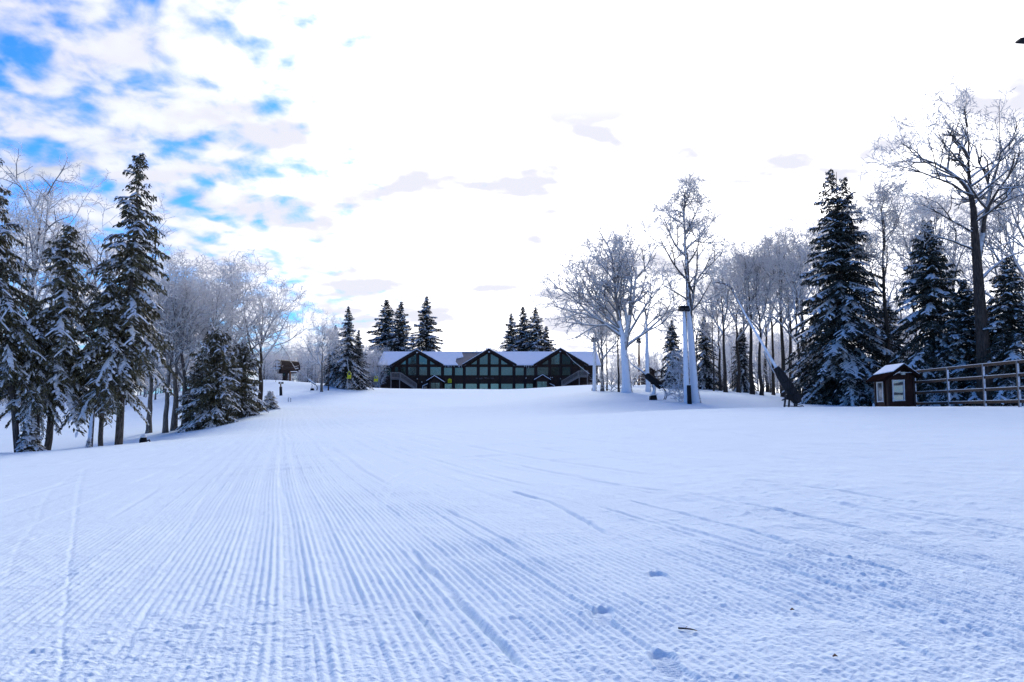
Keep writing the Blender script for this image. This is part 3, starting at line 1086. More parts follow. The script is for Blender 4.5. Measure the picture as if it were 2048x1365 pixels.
def build_trees():
    # ---- kinds
    rg = np.random.default_rng(3)
    sp_tall = spruce('tall_spruce', 11, 14.0, 1.95, 0.235, 270, prof=0.66, droop=0.85, topang=25, lowang=-8, snow=0.30, ragged=0.5, trunk_r=0.19, hang=0.7, gaps=.33, strip=.5, snowsize=.85, stem='trunk', padw=.10)
    sp_mid = spruce('ragged_spruce', 12, 11.0, 1.95, 0.31, 220, prof=0.58, droop=0.95, topang=20, lowang=-6, snow=0.33, ragged=0.5, trunk_r=0.16, hang=0.75, gaps=.33, strip=.5, snowsize=.85, stem='trunk', padw=.10)
    sp_big = spruce('broad_spruce', 13, 16.0, 4.2, 0.035, 500, prof=0.85, droop=0.72, topang=34, lowang=-12, snow=0.25, ragged=0.24, trunk_r=0.27, needle='needle_dark', tops=2, hang=0.5, snowsize=1.0, gaps=.14, strip=.9, padw=.15)
    sp_dark = spruce('dark_spruce', 14, 11.0, 3.1, 0.05, 300, prof=0.75, droop=0.75, topang=28, lowang=-10, snow=0.24, ragged=0.34, trunk_r=0.2, needle='needle_dark', hang=0.5, snowsize=1.0, gaps=.18, strip=.9, padw=.16)
    sp_far = spruce('open_spruce', 15, 20.0, 4.6, 0.05, 330, prof=0.85, droop=0.72, topang=36, lowang=-8, snow=0.36, ragged=0.42, trunk_r=0.3, needle='needle_dark', clump=1.35, hang=0.5, gaps=.15, strip=.4, padw=.2)
    sp_low = spruce('bushy_spruce', 16, 6.0, 2.3, 0.02, 210, prof=0.42, droop=0.6, topang=45, lowang=-2, snow=0.22, ragged=0.45, trunk_r=0.1, hang=0.45, gaps=.2)
    sp_small = spruce('small_spruce', 17, 2.4, 0.75, 0.03, 60, prof=0.7, droop=0.8, topang=30, lowang=-10, snow=0.9, ragged=0.3, trunk_r=0.04, hang=0.6, gaps=0.0)

    d_round = deciduous('round_tree', 21, 13, 0.26, [(0, 0, -.4), (.05, 0, 2), (0, .1, 4), (.1, 0, 6), (0, .05, 9)],
                        ring_limbs(1, 7, .34, .85, 34, 5.6, .72, .06), trunk_mat='trunk_grey')
    d_round_dark = TreeKind()
    d_round_dark.H = d_round.H
    tm = d_round.parts[0][1].copy()
    tm.materials[0] = M['trunk_dark']
    d_round_dark.parts = [('trunk', tm, None)] + d_round.parts[1:]
    d_twin = deciduous('twin_tree', 22, 13, 0.24, [(0, 0, -.4), (-.05, 0, 2.4), (.1, 0, 4.6), (.5, .1, 7.4), (.4, 0, 10.5)],
                       ring_limbs(2, 6, .34, .8, 30, 5.8, .7, .07, az0=60), trunk_mat='trunk_grey')
    d_forest = deciduous('forest_tree', 23, 16, 0.27, [(0, 0, -.4), (.1, 0, 4), (0, .1, 8), (.25, 0, 11), (.1, .05, 14.5)],
                         ring_limbs(3, 8, .40, .92, 30, 5.4, .85, .07, az0=20), levels=LV_MID, twig='twig_dim', limb='limb', trunk_mat='trunk_dark', bole=.75)
    d_forest2 = deciduous('crooked_forest_tree', 24, 16, 0.23, [(0, 0, -.4), (-.1, 0, 4), (.1, .1, 7), (-.35, 0, 10.5), (.3, .05, 14.5)],
                          ring_limbs(4, 7, .36, .9, 38, 5.4, .9, .06, az0=110), levels=LV_MID, sway=0.08, twig='twig_dim', limb='limb', trunk_mat='trunk_dark', bole=.75)
    d_slim = deciduous('slim_tree', 25, 14, 0.16, [(0, 0, -.4), (.1, 0, 4), (-.05, 0, 8), (.15, 0, 11), (0, 0, 14)],
                       ring_limbs(5, 9, .35, .92, 42, 2.8, .6, .05), levels=LV_MID, twig='twig_dim', trunk_mat='trunk_dark')
    d_wide = deciduous('wide_tree', 26, 17, 0.36, [(0, 0, -.4), (.1, 0, 3.5), (0, 0, 6), (-.3, 0, 9), (0, 0, 14.5)],
                       [(.28, 40, 5, 7.5, .62, .05), (.34, 42, 200, 7.2, .6, .05), (.40, 45, 350, 7.6, .62, .03), (.46, 32, 100, 6.5, .55, .06), (.5, 40, 170, 6.2, .6, .04), (.58, 36, 20, 6.2, .6, .04), (.66, 32, 260, 5, .6, .05), (.74, 34, 330, 4.2, .6, .05), (.82, 30, 150, 3.4, .6, .05), (.36, 46, 310, 6.5, .5, .03)])
    # hero: the great vase-shaped tree right of the lodge, two stems from one foot
    d_vase = deciduous('vase_tree', 27, 14, 0.38, [(0, 0, -.4), (-.12, 0, 2.2), (-.2, 0, 3.8), (-.5, 0, 5.9), (-.9, .1, 8.4), (-.7, .2, 11.6)],
                       [(.33, 24, 0, 6.6, .95, .055), (.44, 52, 185, 6.0, .66, .025), (.50, 50, 165, 5.6, .6, .02), (.55, 34, 250, 5.6, .55, .05), (.6, 40, 200, 5.2, .62, .02),
                        (.60, 22, 30, 5.2, .62, .05), (.66, 40, 110, 4.2, .6, .04), (.72, 36, 300, 4.2, .6, .04), (.80, 34, 170, 3.2, .65, .03), (.34, 44, 10, 5.6, .5, .03), (.42, 40, 330, 5.6, .5, .05), (.48, 58, 178, 5.8, .5, .0), (.5, 50, 225, 5.2, .5, .02), (.46, 44, 140, 5.2, .5, .03)],
                       levels=LV_FINE, trunk_mat='trunk_white', twig='twig_dim', limb='limb')
    # hero: the tall windblown tree by the floodlight
    d_tall = deciduous('tall_windblown_tree', 28, 15, 0.31, [(0, 0, -.4), (-.15, 0, 2.5), (-.32, 0, 6), (-.45, 0, 9.5), (-.55, 0, 11.5), (-.45, 0, 13.9)],
                       [(.36, 16, 5, 5.6, .55, .06), (.52, 40, 190, 3.6, .5, .06), (.62, 46, 175, 3.0, .66, .06), (.66, 46, 5, 2.4, .6, .05), (.72, 50, 60, 2.2, .6, .05), (.78, 44, 10, 2.3, .66, .06), (.82, 46, 200, 2.0, .66, .05),
                        (.88, 40, 120, 1.7, .7, .05), (.92, 38, 330, 1.7, .7, .05), (.97, 30, 30, 1.4, .8, .05), (.58, 50, 300, 2.6, .4, .05), (.48, 48, 20, 2.4, .36, .05), (.44, 60, 200, 2.8, .3, .0), (.40, 65, 330, 2.8, .3, .0)],
                       levels=LV_OPEN, trunk_mat='trunk_white', bole=.7, twig='twig_dim')
    # hero: the big dark tree at the right edge
    d_hero = deciduous('great_dark_tree', 29, 18, 0.44, [(0, 0, -.4), (.02, 0, 4), (-.05, 0, 8), (-.05, 0, 11.2), (-.2, 0, 13), (-.1, .1, 16.3)],
                       [(.42, 34, 0, 6.8, 0.79, .06), (.58, 62, 8, 4.8, 0.43, .03), (.64, 58, 20, 4.6, 0.43, .04), (.70, 66, 184, 5.2, 0.50, -.01), (.705, 30, 180, 4.2, 1.01, .0), (.76, 62, 330, 4.2, 0.65, .04), (.80, 52, 10, 4.4, 0.72, .04), (.88, 44, 40, 3.2, 0.72, .05), (.95, 32, 200, 2.6, 0.72, .05), (.52, 60, 190, 3.8, 0.32, .02), (.46, 64, 170, 3.4, 0.29, .0), (.56, 56, 300, 3.6, 0.32, .02), (.36, 60, 20, 4.4, 0.36, .02), (.84, 50, 190, 3.4, 0.72, .03), (.78, 58, 172, 4.6, 0.65, .0), (.68, 56, 350, 5.0, 0.50, .02)],
                       levels=LV_OPEN, trunk_mat='trunk_dark', bole=.75, twig='twig_dim')
    # slim stem plastered white, stubby limbs
    d_pole = deciduous('plastered_stem', 30, 9.6, 0.23, [(0, 0, -.4), (.03, 0, 3), (-.02, 0, 5.4), (-.1, 0, 7), (-.25, 0, 9.4)],
                       [(.62, 24, 10, 2.2, .7, .07), (.72, 26, 190, 1.4, .6, .06), (.8, 30, 330, 1.3, .7, .06), (.68, 60, 350, 1.3, .3, -.08)],
                       levels=[(4, .45, 25, 50, .3, 3, .1, .05)], trunk_mat='trunk_white', leader=False)
    shrub = deciduous('frosted_shrub', 31, 2.2, 0.03, [(0, 0, -.2), (0, 0, .3), (.05, 0, .9), (0, 0, 1.6)],
                      ring_limbs(9, 10, .12, .7, 42, 1.3, .75, .04), levels=[(6, .55, 25, 55, .2, 3, .1, .03), (5, .55, 25, 60, .15, 3, .12, .02)], rmin=0.006, trunk_mat='limb')
    plast = deciduous('plastered_shrub', 32, 5.0, 0.07, [(0, 0, -.2), (0, 0, 1.2), (.15, 0, 3), (.05, 0, 4.8)],
                      ring_limbs(10, 26, .05, .92, 62, 1.35, .6, -.03), levels=[(7, .55, 25, 65, .15, 3, .14, -.02), (6, .55, 25, 65, .15, 2, .14, .0)], rmin=0.02, trunk_mat='trunk_white')
    for nm, me, ms in plast.parts:
        if nm == 'crown':
            me.materials[0] = M['trunk_white']
            me.materials[1] = M['trunk_white']

    # ---- spruces on the left
    gl = 'snowy spruces on the left below the slope'
    plant(sp_tall, 'spruce', 43, 33.5, 265, 'leaning spruce cut off by the left edge of the photo', 'spruce', gl, 40, .72, tilt=-9)
    plant(sp_mid, 'spruce', 100, 35.0, 448, 'second tallest spruce on the left, thick crown above a grey trunk', 'spruce', gl, 10, 1.05, tilt=2.5)
    plant(sp_mid, 'spruce', 84, 34.2, 600, 'low dark spruce squeezed between the leaning and the grey-trunked spruce', 'spruce', gl, 150, .72, tilt=-4)
    plant(sp_tall, 'spruce', 242, 36.5, 305, 'tallest spruce on the left with a pointed ragged top against clouds', 'spruce', gl, 200, 0.98, tilt=1.3)
    plant(sp_mid, 'spruce', 206, 35.5, 545, 'shorter spruce with drooping boughs just left of the tallest left spruce', 'spruce', gl, 260, 1.0)
    plant(sp_small, 'spruce_sapling', 66, 33.5, 835, 'snow-caked young spruce bending between the leftmost trunks', 'sapling', None, 30, 1.2)
    plant(sp_small, 'spruce_sapling', 182, 33.0, 876, 'tiny sparse spruce seedling poking from snow between two spruce trunks', 'sapling', None, 80, 1.1)
    plant(sp_low, 'spruce', 430, 55, 668, 'bushy snow-dusted spruce at the foot of the left bare trees', 'spruce', 'low bushy spruces on the left slope', 30, .78)
    plant(sp_low, 'spruce', 482, 60, 690, 'bushy spruce right behind the big dark trunk on the left slope', 'spruce', 'low bushy spruces on the left slope', 190, .78)
    plant(sp_low, 'spruce', 398, 57, 730, 'lowest bushy spruce, half hidden behind the left bare trunks', 'spruce', 'low bushy spruces on the left slope', 280, .8)
    plant(sp_small, 'spruce_sapling', 541, 66, 783, 'small snowy evergreen bush beside the trail edge under the lift terminal', 'bush', None, 10, 1.6)
    # ---- spruces in the middle distance
    gm = 'snowy spruces beside the lift chair'
    plant(sp_far, 'spruce', 693, 105, 612, 'taller pointed spruce between frosted tree and yellow chair', 'spruce', gm, 10, .95)
    plant(sp_far, 'spruce', 715, 108, 660, 'lower spruce standing directly behind the hanging yellow chair', 'spruce', gm, 90, 1.0)
    plant(sp_far, 'spruce', 668, 108, 650, 'dark spruce half hidden by the frosted tree left of the yellow chair', 'spruce', gm, 200, .95)
    gb = 'spruces behind the lodge roof'
    plant(sp_far, 'spruce', 770, 172, 599, 'wide-armed spruce behind the left end of the lodge roof', 'spruce', gb, 0, 1.45)
    plant(sp_far, 'spruce', 800, 168, 603, 'middle spruce of the left trio behind the lodge roof', 'spruce', gb, 75, 1.2)
    plant(sp_far, 'spruce', 851, 170, 592, 'tallest spruce behind the left lodge gable, standing free on the right', 'spruce', gb, 160, 1.2)
    plant(sp_far, 'spruce', 1022, 170, 626, 'leftmost narrow spruce of the right clump behind the lodge roof', 'spruce', gb, 220, 1.05)
    plant(sp_far, 'spruce', 1046, 172, 613, 'tallest dark spruce of the right clump behind the lodge', 'spruce', gb, 300, 1.2)
    plant(sp_far, 'spruce', 1072, 168, 614, 'snow-whitened spruce right of the tallest in the clump behind the lodge', 'spruce', gb, 20, 1.2)
    plant(sp_far, 'spruce', 1093, 172, 652, 'shortest spruce of the clump, next to the third lodge gable', 'spruce', gb, 130, 1.35)
    # ---- conifers on the right
    gr = 'dark spruces along the right of the slope'
    plant(sp_big, 'spruce', 1693, 52, 337, 'huge broad double-topped spruce left of the ticket booth', 'spruce', gr, 0, 1.0)
    plant(sp_dark, 'spruce', 1872, 46, 440, 'dark spruce with heavy snow pads rising behind the booth and fence', 'spruce', gr, 40, .95)
    plant(sp_dark, 'spruce', 1782, 56, 600, 'shadowy spruce low behind the booth roof', 'spruce', gr, 120, 1.0)
    plant(sp_dark, 'spruce', 1940, 44, 560, 'dark spruce behind the fence, left of the great bare trunk', 'spruce', gr, 210, 1.15)
    plant(sp_dark, 'spruce', 2032, 42, 515, 'dark spruce behind the fence cut by the right edge of the photo', 'spruce', gr, 300, 1.05)
    plant(sp_dark, 'spruce', 1990, 50, 610, 'dark spruce behind the fence, right of the great bare trunk', 'spruce', gr, 20, 1.3)
    plant(sp_dark, 'spruce', 1347, 84, 640, 'dark conifer seen between the plastered stem and the tall windblown tree', 'spruce', 'conifers inside the right wood', 60, .8)
    plant(sp_dark, 'spruce', 1412, 84, 632, 'dark conifer right behind the tall windblown tree', 'spruce', 'conifers inside the right wood', 170, .85)
    plant(sp_dark, 'spruce', 1486, 82, 655, 'dim conifer behind the tower snow gun lance', 'spruce', 'conifers inside the right wood', 250, .8)

    # ---- bare frosted trees on the left
    gd = 'frosted bare trees on the left slope'
    plant(d_wide, 'bare_tree', 62, 47, 300, 'wide spreading frosted tree behind the leaning left spruces', 'tree', gd, 0, .92)
    plant(d_round, 'bare_tree', 300, 58, 520, 'leftmost bare tree of the frosted grove, behind the tallest left spruce', 'tree', gd, 10, .9)
    plant(d_twin, 'bare_tree', 334, 56, 508, 'slender twin-limbed tree first right of the tallest left spruce', 'tree', gd, 60, .9)
    plant(d_round, 'bare_tree', 352, 58, 500, 'frosted grove tree with the dark narrow trunk left of the pair', 'tree', gd, 140, 1.0)
    plant(d_twin, 'bare_tree', 369, 57, 498, 'stout grey trunk at the lower edge of the frosted grove', 'tree', gd, 200, 1.05)
    plant(d_round, 'bare_tree', 410, 62, 497, 'frosted tree rising behind the bushy spruces, grove centre', 'tree', gd, 250, 1.0)
    plant(d_forest, 'bare_tree', 455, 66, 508, 'frosted tree at the right shoulder of the left grove', 'tree', gd, 30, .95)
    plant(d_round_dark, 'bare_tree', 521, 64, 508, 'big round-crowned tree with dark bare trunk at the trail edge', 'tree', gd, 130, .98)
    plant(d_round, 'bare_tree', 643, 94, 605, 'white-frosted tree standing alone left of the yellow chair', 'tree', 'frosted trees near the lift', 80, .85)
    plant(d_slim, 'bare_tree', 656, 98, 650, 'thin stem close behind the lone white-frosted tree', 'tree', 'frosted trees near the lift', 10, 1.0)
    plant(d_round, 'bare_tree', 986, 170, 664, 'small frosted tree behind the lodge, left of the right spruce clump', 'tree', None, 100, 1.1)
    # ---- bare trees on the right
    plant(d_vase, 'bare_tree', 1254, 72, 446, 'great vase-shaped tree with two snow-plastered stems right of the lodge', 'tree', None, 0, 1.0)
    plant(d_round, 'bare_tree', 1205, 79, 556, 'frosted tree with white and dark stem at the right lodge end', 'tree', None, 200, .95)
    plant(d_slim, 'bare_tree', 1214, 80, 590, 'thin pale stem just right of the tree at the lodge end', 'tree', None, 45, .9)
    plant(d_slim, 'bare_tree', 1238, 74, 560, 'slim dark-sided stem touching the vase-shaped tree on its left', 'tree', None, 120, .9)
    plant(d_pole, 'bare_tree', 1296, 72, 578, 'slim white-plastered stem with stubby limbs beside the covered snow gun', 'tree', None, 0, 1.0)
    plant(d_tall, 'bare_tree', 1392, 50, 338, 'tall windblown tree with thick white trunk behind the floodlight', 'tree', None, 0, 1.0)
    plant(plast, 'shrub', 1358, 51.5, 690, 'snow-plastered shrub crowding the foot of the floodlight pole', 'shrub', None, 0, 1.0)
    plant(shrub, 'shrub', 1222, 77, 735, 'frosted shrub between the lodge-end tree and the vase-shaped tree', 'shrub', 'frosted shrubs right of the lodge', 0, 1.5)
    plant(shrub, 'shrub', 1236, 80, 722, 'taller frosted shrub behind the slim stem left of the vase-shaped tree', 'shrub', 'frosted shrubs right of the lodge', 70, 1.3)
    plant(shrub, 'shrub', 1268, 92, 725, 'pale shrub between vase-shaped tree and brown lamp pole', 'shrub', 'frosted shrubs right of the lodge', 140, 1.3)
    gf = 'bare trees of the right wood'
    wood = [
        (1428, 76, 590, d_slim, 'slim edge tree of the right wood, next to the windblown tree', 20),
        (1441, 80, 530, d_forest2, 'second stem of the right wood from its left edge, crooked crown', 50),
        (1452, 70, 500, d_forest, 'straight dark trunk at the front left of the right wood', 130),
        (1478, 78, 478, d_forest2, 'crooked tree behind the arch of the tower snow gun lance', 190),
        (1505, 72, 462, d_forest, 'left one of two thick trunks in the middle of the right wood', 240),
        (1523, 71, 470, d_forest2, 'right one of two thick trunks in the middle of the right wood', 300),
        (1547, 82, 455, d_slim, 'thin stem between the thick pair and the lone straight trunk', 330),
        (1567, 73, 440, d_forest, 'lone straight trunk just above the tower snow gun barrel', 350),
        (1600, 66, 470, d_forest2, 'reddish dark stem right above the tower snow gun base', 80),
        (1613, 72, 436, d_forest, 'broad trunk at the left flank of the huge double-topped spruce', 100),
        (1640, 78, 425, d_forest2, 'tall bare tree half behind the huge spruce on its left', 160),
        (1585, 92, 480, d_forest, 'farther bare tree showing between the straight trunk and the huge spruce', 210),
        (1490, 95, 500, d_forest, 'farther pale trunk behind the left of the thick pair', 260),
        (1535, 98, 500, d_forest2, 'farther pale trunk behind the right of the thick pair', 310),
        (1395, 90, 560, d_forest2, 'grey tree behind the windblown tree, over the dark conifers', 15),
        (1338, 96, 610, d_slim, 'faint thin tree behind the wooden hut and rails', 220),
    ]
    for px, Y, top, K, lab, rz in wood:
        plant(K, 'bare_tree', px, Y, top, lab, 'tree', gf, rz, .92)
    ge = 'bare trees over the right edge'
    plant(d_slim, 'bare_tree', 1779, 50, 338, 'slim tall tree rising between the huge spruce and the booth roof', 'tree', ge, 30, 1.15)
    plant(d_forest2, 'bare_tree', 1838, 60, 395, 'frosted tree behind the slim tall tree and the booth', 'tree', ge, 60, .9)
    plant(d_forest, 'bare_tree', 1890, 56, 355, 'frosted tree crown right above the dark spruce behind the booth', 'tree', ge, 170, .85)
    plant(d_hero, 'bare_tree', 1972, 42, 152, 'great dark-trunked tree towering over the fence, tallest on the right', 'tree', ge, 0, 1.0)
    plant(d_forest2, 'bare_tree', 2018, 52, 330, 'frosted dark-limbed crown right of the great dark trunk', 'tree', ge, 220, .9)
    plant(d_forest, 'bare_tree', 2085, 46, 240, 'tree leaning in from beyond the right edge of the photo', 'tree', ge, 100, .8)
    plant(d_forest2, 'bare_tree', 1925, 62, 420, 'pale tree far behind the left side of the great dark trunk', 'tree', ge, 300, .9)

    # ---- far woods: too dense to count
    def woodland(name, seed, pts):
        far = deciduous(name + '_unit', seed, 9, 0.13, [(0, 0, -.3), (.05, 0, 3), (0, .1, 6), (.1, 0, 8.6)], ring_limbs(seed, 8, .06, .9, 40, 3.4, .6, .05),
                        levels=[(7, .55, 28, 55, .15, 3, .12, .04), (7, .55, 30, 60, .12, 2, .14, .02)], rmin=0.02)
        rr = np.random.default_rng(seed)
        Vs, Fs, Ms = [], [], []
        b = 0
        src = []
        for pi, (nm, me, ms) in enumerate(far.parts):
            v = np.empty(len(me.vertices) * 3, np.float32)
            me.vertices.foreach_get('co', v)
            f = np.empty(len(me.loops), np.int32)
            me.loops.foreach_get('vertex_index', f)
            k = np.zeros(len(me.polygons), np.int32)
            me.polygons.foreach_get('material_index', k)
            src.append((v.reshape(-1, 3), f.reshape(-1, 4), k + (0 if pi == 0 else 1)))
        for px, Y, top in pts:
            u = (px - 1024.0) / FPX
            x = u * Y / (CP + 0.08 * SP)
            zb = gz(x, Y)
            s = max(0.2, (P(px, top, Y).z - zb) / far.H)
            a = rr.uniform(0, 6.28)
            rm = np.array([[math.cos(a), -math.sin(a), 0], [math.sin(a), math.cos(a), 0], [0, 0, 1]])
            for v, f, k in src:
                Vs.append((v * np.array([s * 1.1, s * 1.1, s])) @ rm.T + np.array([x, Y, zb]))
                Fs.append(f + b)
                Ms.append(k)
                b += len(v)
        me = np_mesh(name, np.concatenate(Vs), np.concatenate(Fs), None, np.concatenate(Ms))
        o = link(name, me, [M['trunk'], M['limb'], M['twig']])
        return tag(o, None, None, None, 'stuff')
    rr = np.random.default_rng(77)
    pts = [(rr.uniform(525, 775), rr.uniform(135, 185), rr.uniform(685, 735)) for _ in range(150)]
    pts += [(rr.uniform(-120, 560), rr.uniform(95, 150), rr.uniform(650, 770)) for _ in range(150)]
    o = woodland('far_woodland', 51, pts)
    o['label'] = 'pale frosted far wood behind the left grove and the lift terminal'
    pts = [(rr.uniform(1190, 1430), rr.uniform(120, 175), rr.uniform(690, 745)) for _ in range(70)]
    pts += [(rr.uniform(1425, 1660), rr.uniform(88, 150), rr.uniform(640, 745)) for _ in range(70)]
    pts += [(rr.uniform(1740, 2250), rr.uniform(62, 110), rr.uniform(560, 720)) for _ in range(40)]
    o = woodland('far_brushwood', 52, pts)
    o['label'] = 'pale frosted brush and thin stems filling the right wood'


build_trees()


# ------------------------------------------------------------------ lodge
def W(px, py, Y):
    return P(px, py, Y)


def pix_poly(pts, Y):
    return [W(x, y, Y) for x, y in pts]


def build_lodge():
    Y0 = 140.0
    g = empty('ski_lodge', W(978, 782, Y0 + 6))
    tag(g, 'long dark brown lodge with three glazed gables and snowy roof', 'lodge')
    off = Vector(g.location)

    def L(v):
        return Vector(v) - off

    def part(mb, name, m, parent=g):
        return mb.build(name, m, parent)
    xl, xr = W(760.8, 750, Y0).x, W(1196, 750, Y0).x
    zb = W(800, 793, Y0).z
    ze = W(978, 728.6, Y0).z
    zr = W(978, 705.0, Y0 + 6.5).z
    yr = Y0 + 6.5
    # body walls
    m = MB()
    m.box(L((xl, Y0, zb)), L((xr, Y0 + 13, ze - .02)))
    # gable ends of the long roof
    for x, dx in ((xl + .02, .12), (xr - .14, .12)):
        m.prism([L((x, Y0 + .05, ze - .04)), L((x, Y0 + 12.95, ze - .04)), L((x, yr, zr - .12))], (dx, 0, 0))
    # horizontal lap lines of the siding
    for k in range(9):
        z = zb + .45 + k * .62
        m.bar(L((xl + .05, Y0 - .008, z)), L((xr - .05, Y0 - .008, z)), .03, .03)
    part(m, 'wall', M['brown'])
    # long roof slabs and their snow
    ov = .55
    m, s = MB(), MB()
    fe, be = (Y0 - .75, ze - .75 * (zr - ze) / 6.5), (Y0 + 13.75, ze - .75 * (zr - ze) / 6.5)
    y0, z0 = be
    m.prism([L((xl - ov, y0, z0)), L((xr + ov, y0, z0)), L((xr + ov, yr, zr)), L((xl - ov, yr, zr))], (0, 0, -.18))

    def slope(x, f, k=0.0):
        y0, z0 = fe
        return L((x, y0 + (yr - y0) * f, z0 + (zr - z0) * f + k))
    ov2 = ov - .03
    gx = [(W(a, 729, Y0).x, W(c, 699, Y0).x, W(e, 729, Y0).x) for a, c, e in ((783.8, 834.1, 885.4), (927.4, 978, 1031), (1069, 1120.5, 1174))]
    # the front slope runs between the gables only
    spans = [(xl - ov, gx[0][0], xl - ov, gx[0][1]), (gx[0][2], gx[1][0], gx[0][1], gx[1][1]), (gx[1][2], gx[2][0], gx[1][1], gx[2][1]), (gx[2][2], xr + ov, gx[2][1], xr + ov)]
    for i, (b0, b1, t0_, t1_) in enumerate(spans):
        m.prism([slope(b0, 0), slope(b1, 0), slope(t1_, 1), slope(t0_, 1)], (0, 0, -.18))
        k = .004
        if i == 1:      # a bare patch beside the middle gable
            s.prism([slope(b0 + .05, .01, k), slope(b1 - 1.0, .01, k), slope(b1 - 1.6, .22, k), slope(W(919, 706, Y0 + 3).x - .6, .5, k), slope(W(919, 706, Y0 + 3).x + .7, .62, k), slope(W(923, 706, Y0 + 6).x, 1, k), slope(t0_, 1, k)], (0, 0, .15))
        else:
            s.prism([slope(b0 + .05, .01, k), slope(b1 - .05, .01, k), slope(t1_, 1, k), slope(t0_, 1, k)], (0, 0, .15))
    y0, z0 = be
    s.prism([L((xl - ov2, y0, z0 + .004)), L((xr + ov2, y0, z0 + .004)), L((xr + ov2, yr + .02, zr + .004)), L((xl - ov2, yr + .02, zr + .004))], (0, 0, .14))
    roof = part(m, 'roof', M['shingle'])
    s.build('roof_snow', M['roof_snow'], roof)
    # fascia board under the front eave
    m = MB()
    for b0, b1, _, _ in spans:
        part(MB().box(L((b0, Y0 - .80, fe[1] - .34)), L((b1, Y0 - .752, fe[1] - .01))), 'fascia', M['trim'])
    # icicles under the eave
    im = MB()
    rr = random.Random(4)
    for i in range(16):
        px = rr.uniform(889, 926) if i < 11 else rr.uniform(1033, 1066)
        x = W(px, 731, Y0).x
        h = rr.uniform(.2, .6)
        ic = MB().tube([L((x, Y0 - .83, fe[1] - .02)), L((x, Y0 - .83, fe[1] - .02 - h))], [.035, .008], 5)
        part(ic, 'icicle', M['roof_snow'])

    def window(poly, pane_m, Y=Y0, fw=.13, name='window'):
        pts = [L(W(x, y, Y)) for x, y in poly]
        n = len(pts)
        f = MB()
        for i in range(n):
            a, b = pts[i], pts[(i + 1) % n]
            d = (b - a).normalized()
            f.bar(a - d * fw / 2 + Vector((0, -.06, 0)), b + d * fw / 2 + Vector((0, -.06 + .002 * (i % 2), 0)), .10, fw, up=(0, -1, 0))
        fo = part(f, name, M['trim'])
        p = MB().prism([q + Vector((0, -.035, 0)) for q in pts], (0, .03, 0))
        p.build('pane', M[pane_m], fo)
        return fo
    up = [(767.4, 783), (789.5, 796.7), (800.8, 812), (816.2, 833), (838.2, 854.6), (860, 882.6), (887.6, 904.4), (909.5, 926.2), (931, 954), (959, 975.8), (981, 997.4), (1002, 1025.3), (1030.5, 1048), (1052.4, 1069), (1074, 1097), (1102, 1119.4), (1124, 1141)]
    for i, (a, b) in enumerate(up):
        window([(a, 751.6), (b, 751.6), (b, 734.2), (a, 734.2)], 'glass_dark' if i in (0, 1, 2, 15, 16) else 'glass')
    lo = [(889, 904.4), (909.5, 926.2), (931, 954), (959, 975.8), (981, 997.4), (1002, 1025.3), (1030.5, 1048), (1052.4, 1066)]
    for a, b in lo:
        window([(a, 786), (b, 786), (b, 767.5), (a, 767.5)], 'glass_pale')
    # three gables: wall, glazed trapezoids, roof running back into the long roof
    gab = [((783.8, 729.4), (834.1, 699.5), (885.4, 728.6), (816.2, 833, 838.2, 854.6, 800, 812, 860, 876)),
           ((927.4, 728.6), (978, 698.2), (1031, 728.0), (959, 975.8, 981, 997.4, 936, 954, 1002, 1020)),
           ((1069, 728.4), (1120.5, 697.4), (1174, 728.4), (1102, 1119.4, 1124, 1141, 1080, 1097, 1145.5, 1162))]
    for gi, (l, a, r, wn) in enumerate(gab):
        yg = Y0 - .12
        A, Lp, Rp = W(*a, yg), W(*l, yg), W(*r, yg)
        m = MB().prism([L(Lp + Vector((.45, 0, -.05))), L(Rp + Vector((-.45, 0, -.05))), L(A + Vector((0, 0, -.28)))], (0, 6.3, 0))
        gw = part(m, 'gable', M['brown'])
        # roof planes, with a dark barge board and snow on the slope
        rm, sm, bm = MB(), MB(), MB()
        for e, sg in ((Lp, -1), (Rp, 1)):
            ext = (e - A).normalized()
            e2 = e + ext * .25
            yf = Vector((0, -.75, 0))
            rm.prism([L(A + yf), L(e2 + yf), L(e2 + Vector((0, 6.9, 0))), L(A + Vector((0, 6.9, 0)))], (0, 0, -.16))
            sm.prism([L(A + yf * .97 + Vector((0, 0, .004))), L(e2 + yf * .97 + Vector((0, 0, .004))), L(e2 + Vector((0, 6.85, .004))), L(A + Vector((0, 6.85, .004)))], (0, 0, .12))
            dn = Vector((0, 0, -.42))
            bm.prism([L(A + yf + Vector((0, -.05, 0))), L(e2 + yf + Vector((0, -.05, 0))), L(e2 + yf + dn + Vector((0, -.05, 0))), L(A + yf + dn + Vector((0, -.05, 0)))], (0, .045, 0))
        ro = part(rm, 'gable_roof', M['shingle'])
        sm.build('roof_snow', M['roof_snow'], ro)
        part(bm, 'barge_board', M['trim'])

        def top(x, mrg=7.5):
            if x <= a[0]:
                f = (x - l[0]) / (a[0] - l[0])
                return l[1] + (a[1] - l[1]) * f + mrg
            f = (r[0] - x) / (r[0] - a[0])
            return r[1] + (a[1] - r[1]) * f + mrg
        w0, w1, w2, w3, t0, t1, t2, t3 = wn
        gm = 'glass_dark' if gi == 2 else 'glass'  # third gable: dark tree reflections are put into the pane colour
        window([(w0, 729.6), (w1, 729.6), (w1, top(w1)), (w0, top(w0))], 'glass', yg)
        window([(w2, 729.6), (w3, 729.6), (w3, top(w3)), (w2, top(w2))], gm, yg)
        tl = t0
        while top(tl) > 728.4:
            tl += .5
        tr = t3
        while top(tr) > 728.4:
            tr -= .5
        window([(tl, 729.6), (t1, 729.6), (t1, top(t1))], 'glass', yg)
        window([(t2, 729.6), (tr, 729.6), (t2, top(t2))], gm, yg)
